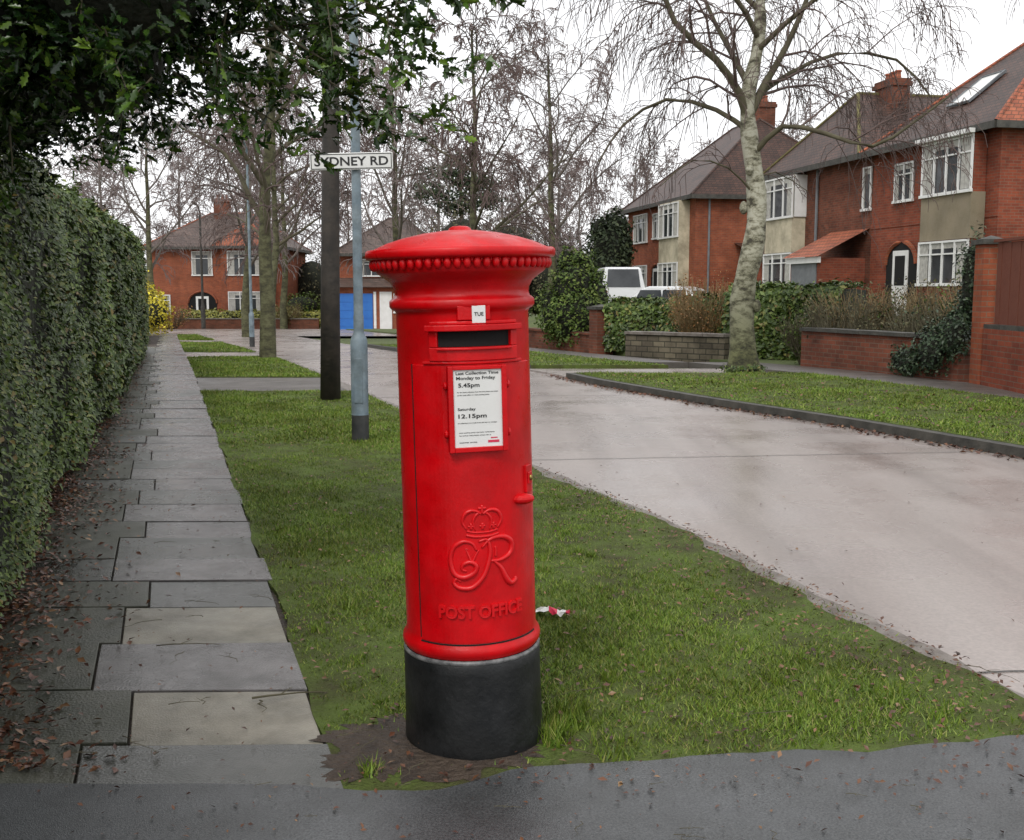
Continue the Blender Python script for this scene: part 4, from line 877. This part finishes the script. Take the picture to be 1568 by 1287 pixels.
# ------------------------------------------------------------------ holly overhanging
def holly():
    e=empty("holly_tree",(0,0,0)); mb=MB(); P=[];Dr=[]
    mb.tube([(-3.3,5.4,-.1),(-3.2,5.3,1.5),(-2.9,5.1,2.6),(-2.6,5.0,4)],[.10,.09,.07,.04],8)
    blobs=[(-2.6,4.9,2.75,1.0,.9,.85),(-1.75,4.6,2.70,.75,.8,.58),(-2.9,4.2,2.9,.9,.9,.8),(-1.25,4.6,2.80,.5,.6,.42),(-2.0,4.2,3.3,1.2,1.0,.8),(-1.5,4.3,2.48,.45,.5,.30),(-2.15,4.2,2.28,.45,.5,.36),(-1.85,4.9,2.35,.5,.5,.35),(-2.6,5.4,2.3,.7,.6,.45)]
    n=27000; vols=np.array([b[3]*b[4]*b[5] for b in blobs])**.6; idx=rs.choice(len(blobs),n,p=vols/vols.sum()); Bb=np.array(blobs)[idx]
    D=nrm(rs.normal(size=(n,3))); rr=1.05-.42*np.abs(rs.normal(0,.45,n)); l=1+.15*(np.sin(D[:,0]*7+idx)+np.sin(D[:,2]*8+idx*2)+np.sin(D[:,1]*7))
    PP=Bb[:,:3]+D*Bb[:,3:6]*(rr*l)[:,None]; NN=D*.4+rs.normal(0,.6,(n,3)); NN[:,2]+=.7
    cb=MB()
    for b in blobs: cb.ell(b[:3],(b[3]*.62,b[4]*.62,b[5]*.62),0,14,9)
    cb.build("dark_core",[M_core],e,sm=True)  # added dark solids that paint the crown's shaded interior
    rr2=random.Random(21)
    def sprig(p,d,ln,r,lv):
        p=np.array(p,float); d=np.array(d,float); d/=np.linalg.norm(d); m=max(4,int(ln/.045)); pts=[p]; q=p
        for j in range(m):
            d=d+np.array([rr2.gauss(0,.07),rr2.gauss(0,.07),rr2.gauss(0,.06)-.01]); d/=np.linalg.norm(d); q=q+d*ln/m; pts.append(q)
            if j>0 or lv>0:
                for s in range(3 if lv>0 else 2):
                    a=np.array([rr2.gauss(0,1),rr2.gauss(0,1),rr2.gauss(0,.8)+.15]); a/=np.linalg.norm(a); a=a+d*.7; a/=np.linalg.norm(a)
                    c=q+a*.03; P.append(c); Dr.append(a)
            if lv==0 and j>1 and j%3==0 or (lv==1 and j%4==2 and ln>.25):
                a=np.array([rr2.gauss(0,1),rr2.gauss(0,1),rr2.gauss(0,.6)]); a/=np.linalg.norm(a); sprig(q,d*.8+a*.8,ln*rr2.uniform(.25,.45),r*.5,lv+1)
        mb.tube(pts,[r*(1-.75*i/(len(pts)-1)) for i in range(len(pts))],5)
    sprig((-1.6,4.5,2.35),(1,-.1,.04),1.30,.009,0)
    sprig((-1.5,4.4,2.45),(1,-.15,.14),1.22,.008,0)
    sprig((-1.35,4.5,2.3),(1,0,-.18),.75,.007,0)
    sprig((-1.2,4.5,2.15),(.9,-.1,-.4),.45,.006,0)
    sprig((-1.4,4.6,2.25),(.7,-.1,-.6),.45,.006,0)
    sprig((-1.1,4.4,2.6),(.9,-.2,-.22),.85,.006,0); sprig((-1.0,4.3,2.55),(.9,-.1,-.02),.72,.006,0)
    sprig((-.95,4.4,2.4),(.6,-.1,-.55),.62,.006,0); sprig((-1.0,4.3,2.3),(.8,-.1,-.35),.5,.006,0)
    sprig((-1.7,4.5,2.1),(.3,-.3,-.6),.3,.006,0); sprig((-2.0,4.4,2.0),(.1,-.3,-.7),.25,.006,0)
    for i in range(30):
        x=rr2.uniform(-2.4,-.95); sprig((x,rr2.uniform(4.0,4.8),rr2.uniform(2.1,2.5)),(rr2.uniform(-.2,.6),rr2.uniform(-.4,.2),rr2.uniform(-.7,-.1)),rr2.uniform(.2,.38),.004,1)
    mb.build("branches",[M_limb],e,sm=True)
    P2=np.array(P); D2=np.array(Dr); n2=len(P2)
    N2=rs.normal(0,.6,(n2,3)); N2[:,2]+=.8; N2=nrm(N2-D2*np.sum(N2*D2,1)[:,None]); B2=np.cross(N2,D2)
    T,B,Nn=frame_from_normal(NN)
    scatter("crown_leaves",PP,T,B,Nn,.052*(.7+.6*rs.rand(n)),HOLLY_V,HOLLY_F,[M_holly],e)
    M_h2=leafmat("young_holly_leaves",[(0,(.012,.035,.007)),(.5,(.035,.08,.012)),(.8,(.08,.15,.02)),(1,(.15,.24,.03))],.25,(1.5,(.7,.7,.7)),.4)
    scatter("sprig_leaves",P2,D2,B2,N2,.056*(.7+.55*rs.rand(n2)),HOLLY_V,HOLLY_F,[M_h2],e)
holly()
# ------------------------------------------------------------------ vehicles
M_carw=mat("white_car_paint",(.62,.63,.64),rough=.25,coat=.5); M_cars=mat("silver_car_paint",(.16,.18,.20),rough=.3,coat=.5); M_tyre=mat("tyre",(.015,.015,.015),rough=.8); M_lampr=mat("tail_lamp",(.4,.01,.01),rough=.2)
def car(name,x,y,rz,paint,H=1.45,L=4.1,W=1.7,van=False):
    e=empty(name,(x,y,gz(x,y)),rz); mb=MB()
    b=.52*H+.12
    if van: prof=[(-L/2,.3),(-L/2-.02,.75),(-L/2+.05,b),(-L/2+.25,H-.06),(-L/2+.5,H),(L*.12,H),(L*.22,H-.08),(L*.36,b),(L/2-.1,b-.18),(L/2,.6),(L/2,.3)]
    else: prof=[(-L/2,.3),(-L/2,.7),(-L/2+.1,b),(-L/2+.55,H-.08),(-L/2+.9,H),(.1,H),(.35,H-.08),(L*.24,b),(L/2-.2,b-.15),(L/2,.6),(L/2,.3)]
    n=len(prof); V=[]
    def hw(z): return W/2*(1 if z<b else 1-.20*(z-b)/(H-b))
    for sgn in (-1,1):
        for px,pz in prof: V.append((px,sgn*hw(pz),pz))
    F=[(i,i+1,n+i+1,n+i) for i in range(n-1)]+[(n-1,0,n,2*n-1),tuple(range(n))[::-1],tuple(range(n,2*n))]
    mb.add(V,F,0); mb.build("body",[paint],e,bevel=.05)
    g=MB()
    zl,zh=b+.03,H-.12
    for sgn in (-1,1):
        a0,a1=(-L/2+.45,L*.2) if van else (-L/2+.65,.42)
        for xa_,xb_ in ((a0,(a0+a1)/2-.04),((a0+a1)/2+.04,a1)):
            g.add([(xa_-.12,sgn*(hw(zl)+.012),zl),(xb_+(.12 if xb_==a1 else 0),sgn*(hw(zl)+.012),zl),(xb_-(.05 if xb_==a1 else 0),sgn*(hw(zh)+.012),zh),(xa_,sgn*(hw(zh)+.012),zh)],[(0,1,2,3)])
    p,q=prof[2],prof[3]; g.add([(p[0]-.012,-W*.38,p[1]+.03),(p[0]-.012,W*.38,p[1]+.03),(q[0]-.016,W*.34,q[1]-.02),(q[0]-.016,-W*.34,q[1]-.02)],[(0,1,2,3)])
    p,q=prof[7],prof[6]; g.add([(p[0]+.012,-W*.4,p[1]+.02),(p[0]+.012,W*.4,p[1]+.02),(q[0]+.02,W*.35,q[1]),(q[0]+.02,-W*.35,q[1])],[(0,1,2,3)])
    g.build("windows",[M_glass],e)
    wb=MB()
    for wx in (-L*.31,L*.31):
        for sgn in (-1,1):
            wb.tube([(wx,sgn*(W/2-.18),.31),(wx,sgn*(W/2+.01),.31)],[.31,.31],18,0,True); wb.tube([(wx,sgn*(W/2+.005),.31),(wx,sgn*(W/2+.02),.31)],[.18,.17],12,1,True)
    wb.build("wheels",[M_tyre,M_lead],e)
    t=MB()
    for sgn in (-1,1): t.box(-L/2-.03,-L/2+.06,sgn*(W/2-.12)-.09,sgn*(W/2-.12)+.09,.75,1.0,0); t.box(L/2-.12,L/2+.02,sgn*(W/2-.25)-.14,sgn*(W/2-.25)+.14,.62,.75,1)
    t.box(-L/2-.035,-L/2-.005,-.26,.26,.55,.66,1); t.build("lamps_and_plate",[M_lampr,M_frame],e)
car("parked_van",4.05,42,math.radians(92),M_carw,1.85,4.0,1.65,True)
car("parked_car",4.95,36.5,math.radians(150),M_carw,1.34,3.7)
car("parked_car.001",6.3,27.5,math.radians(110),M_cars,1.36)
print("objects",len(bpy.data.objects))
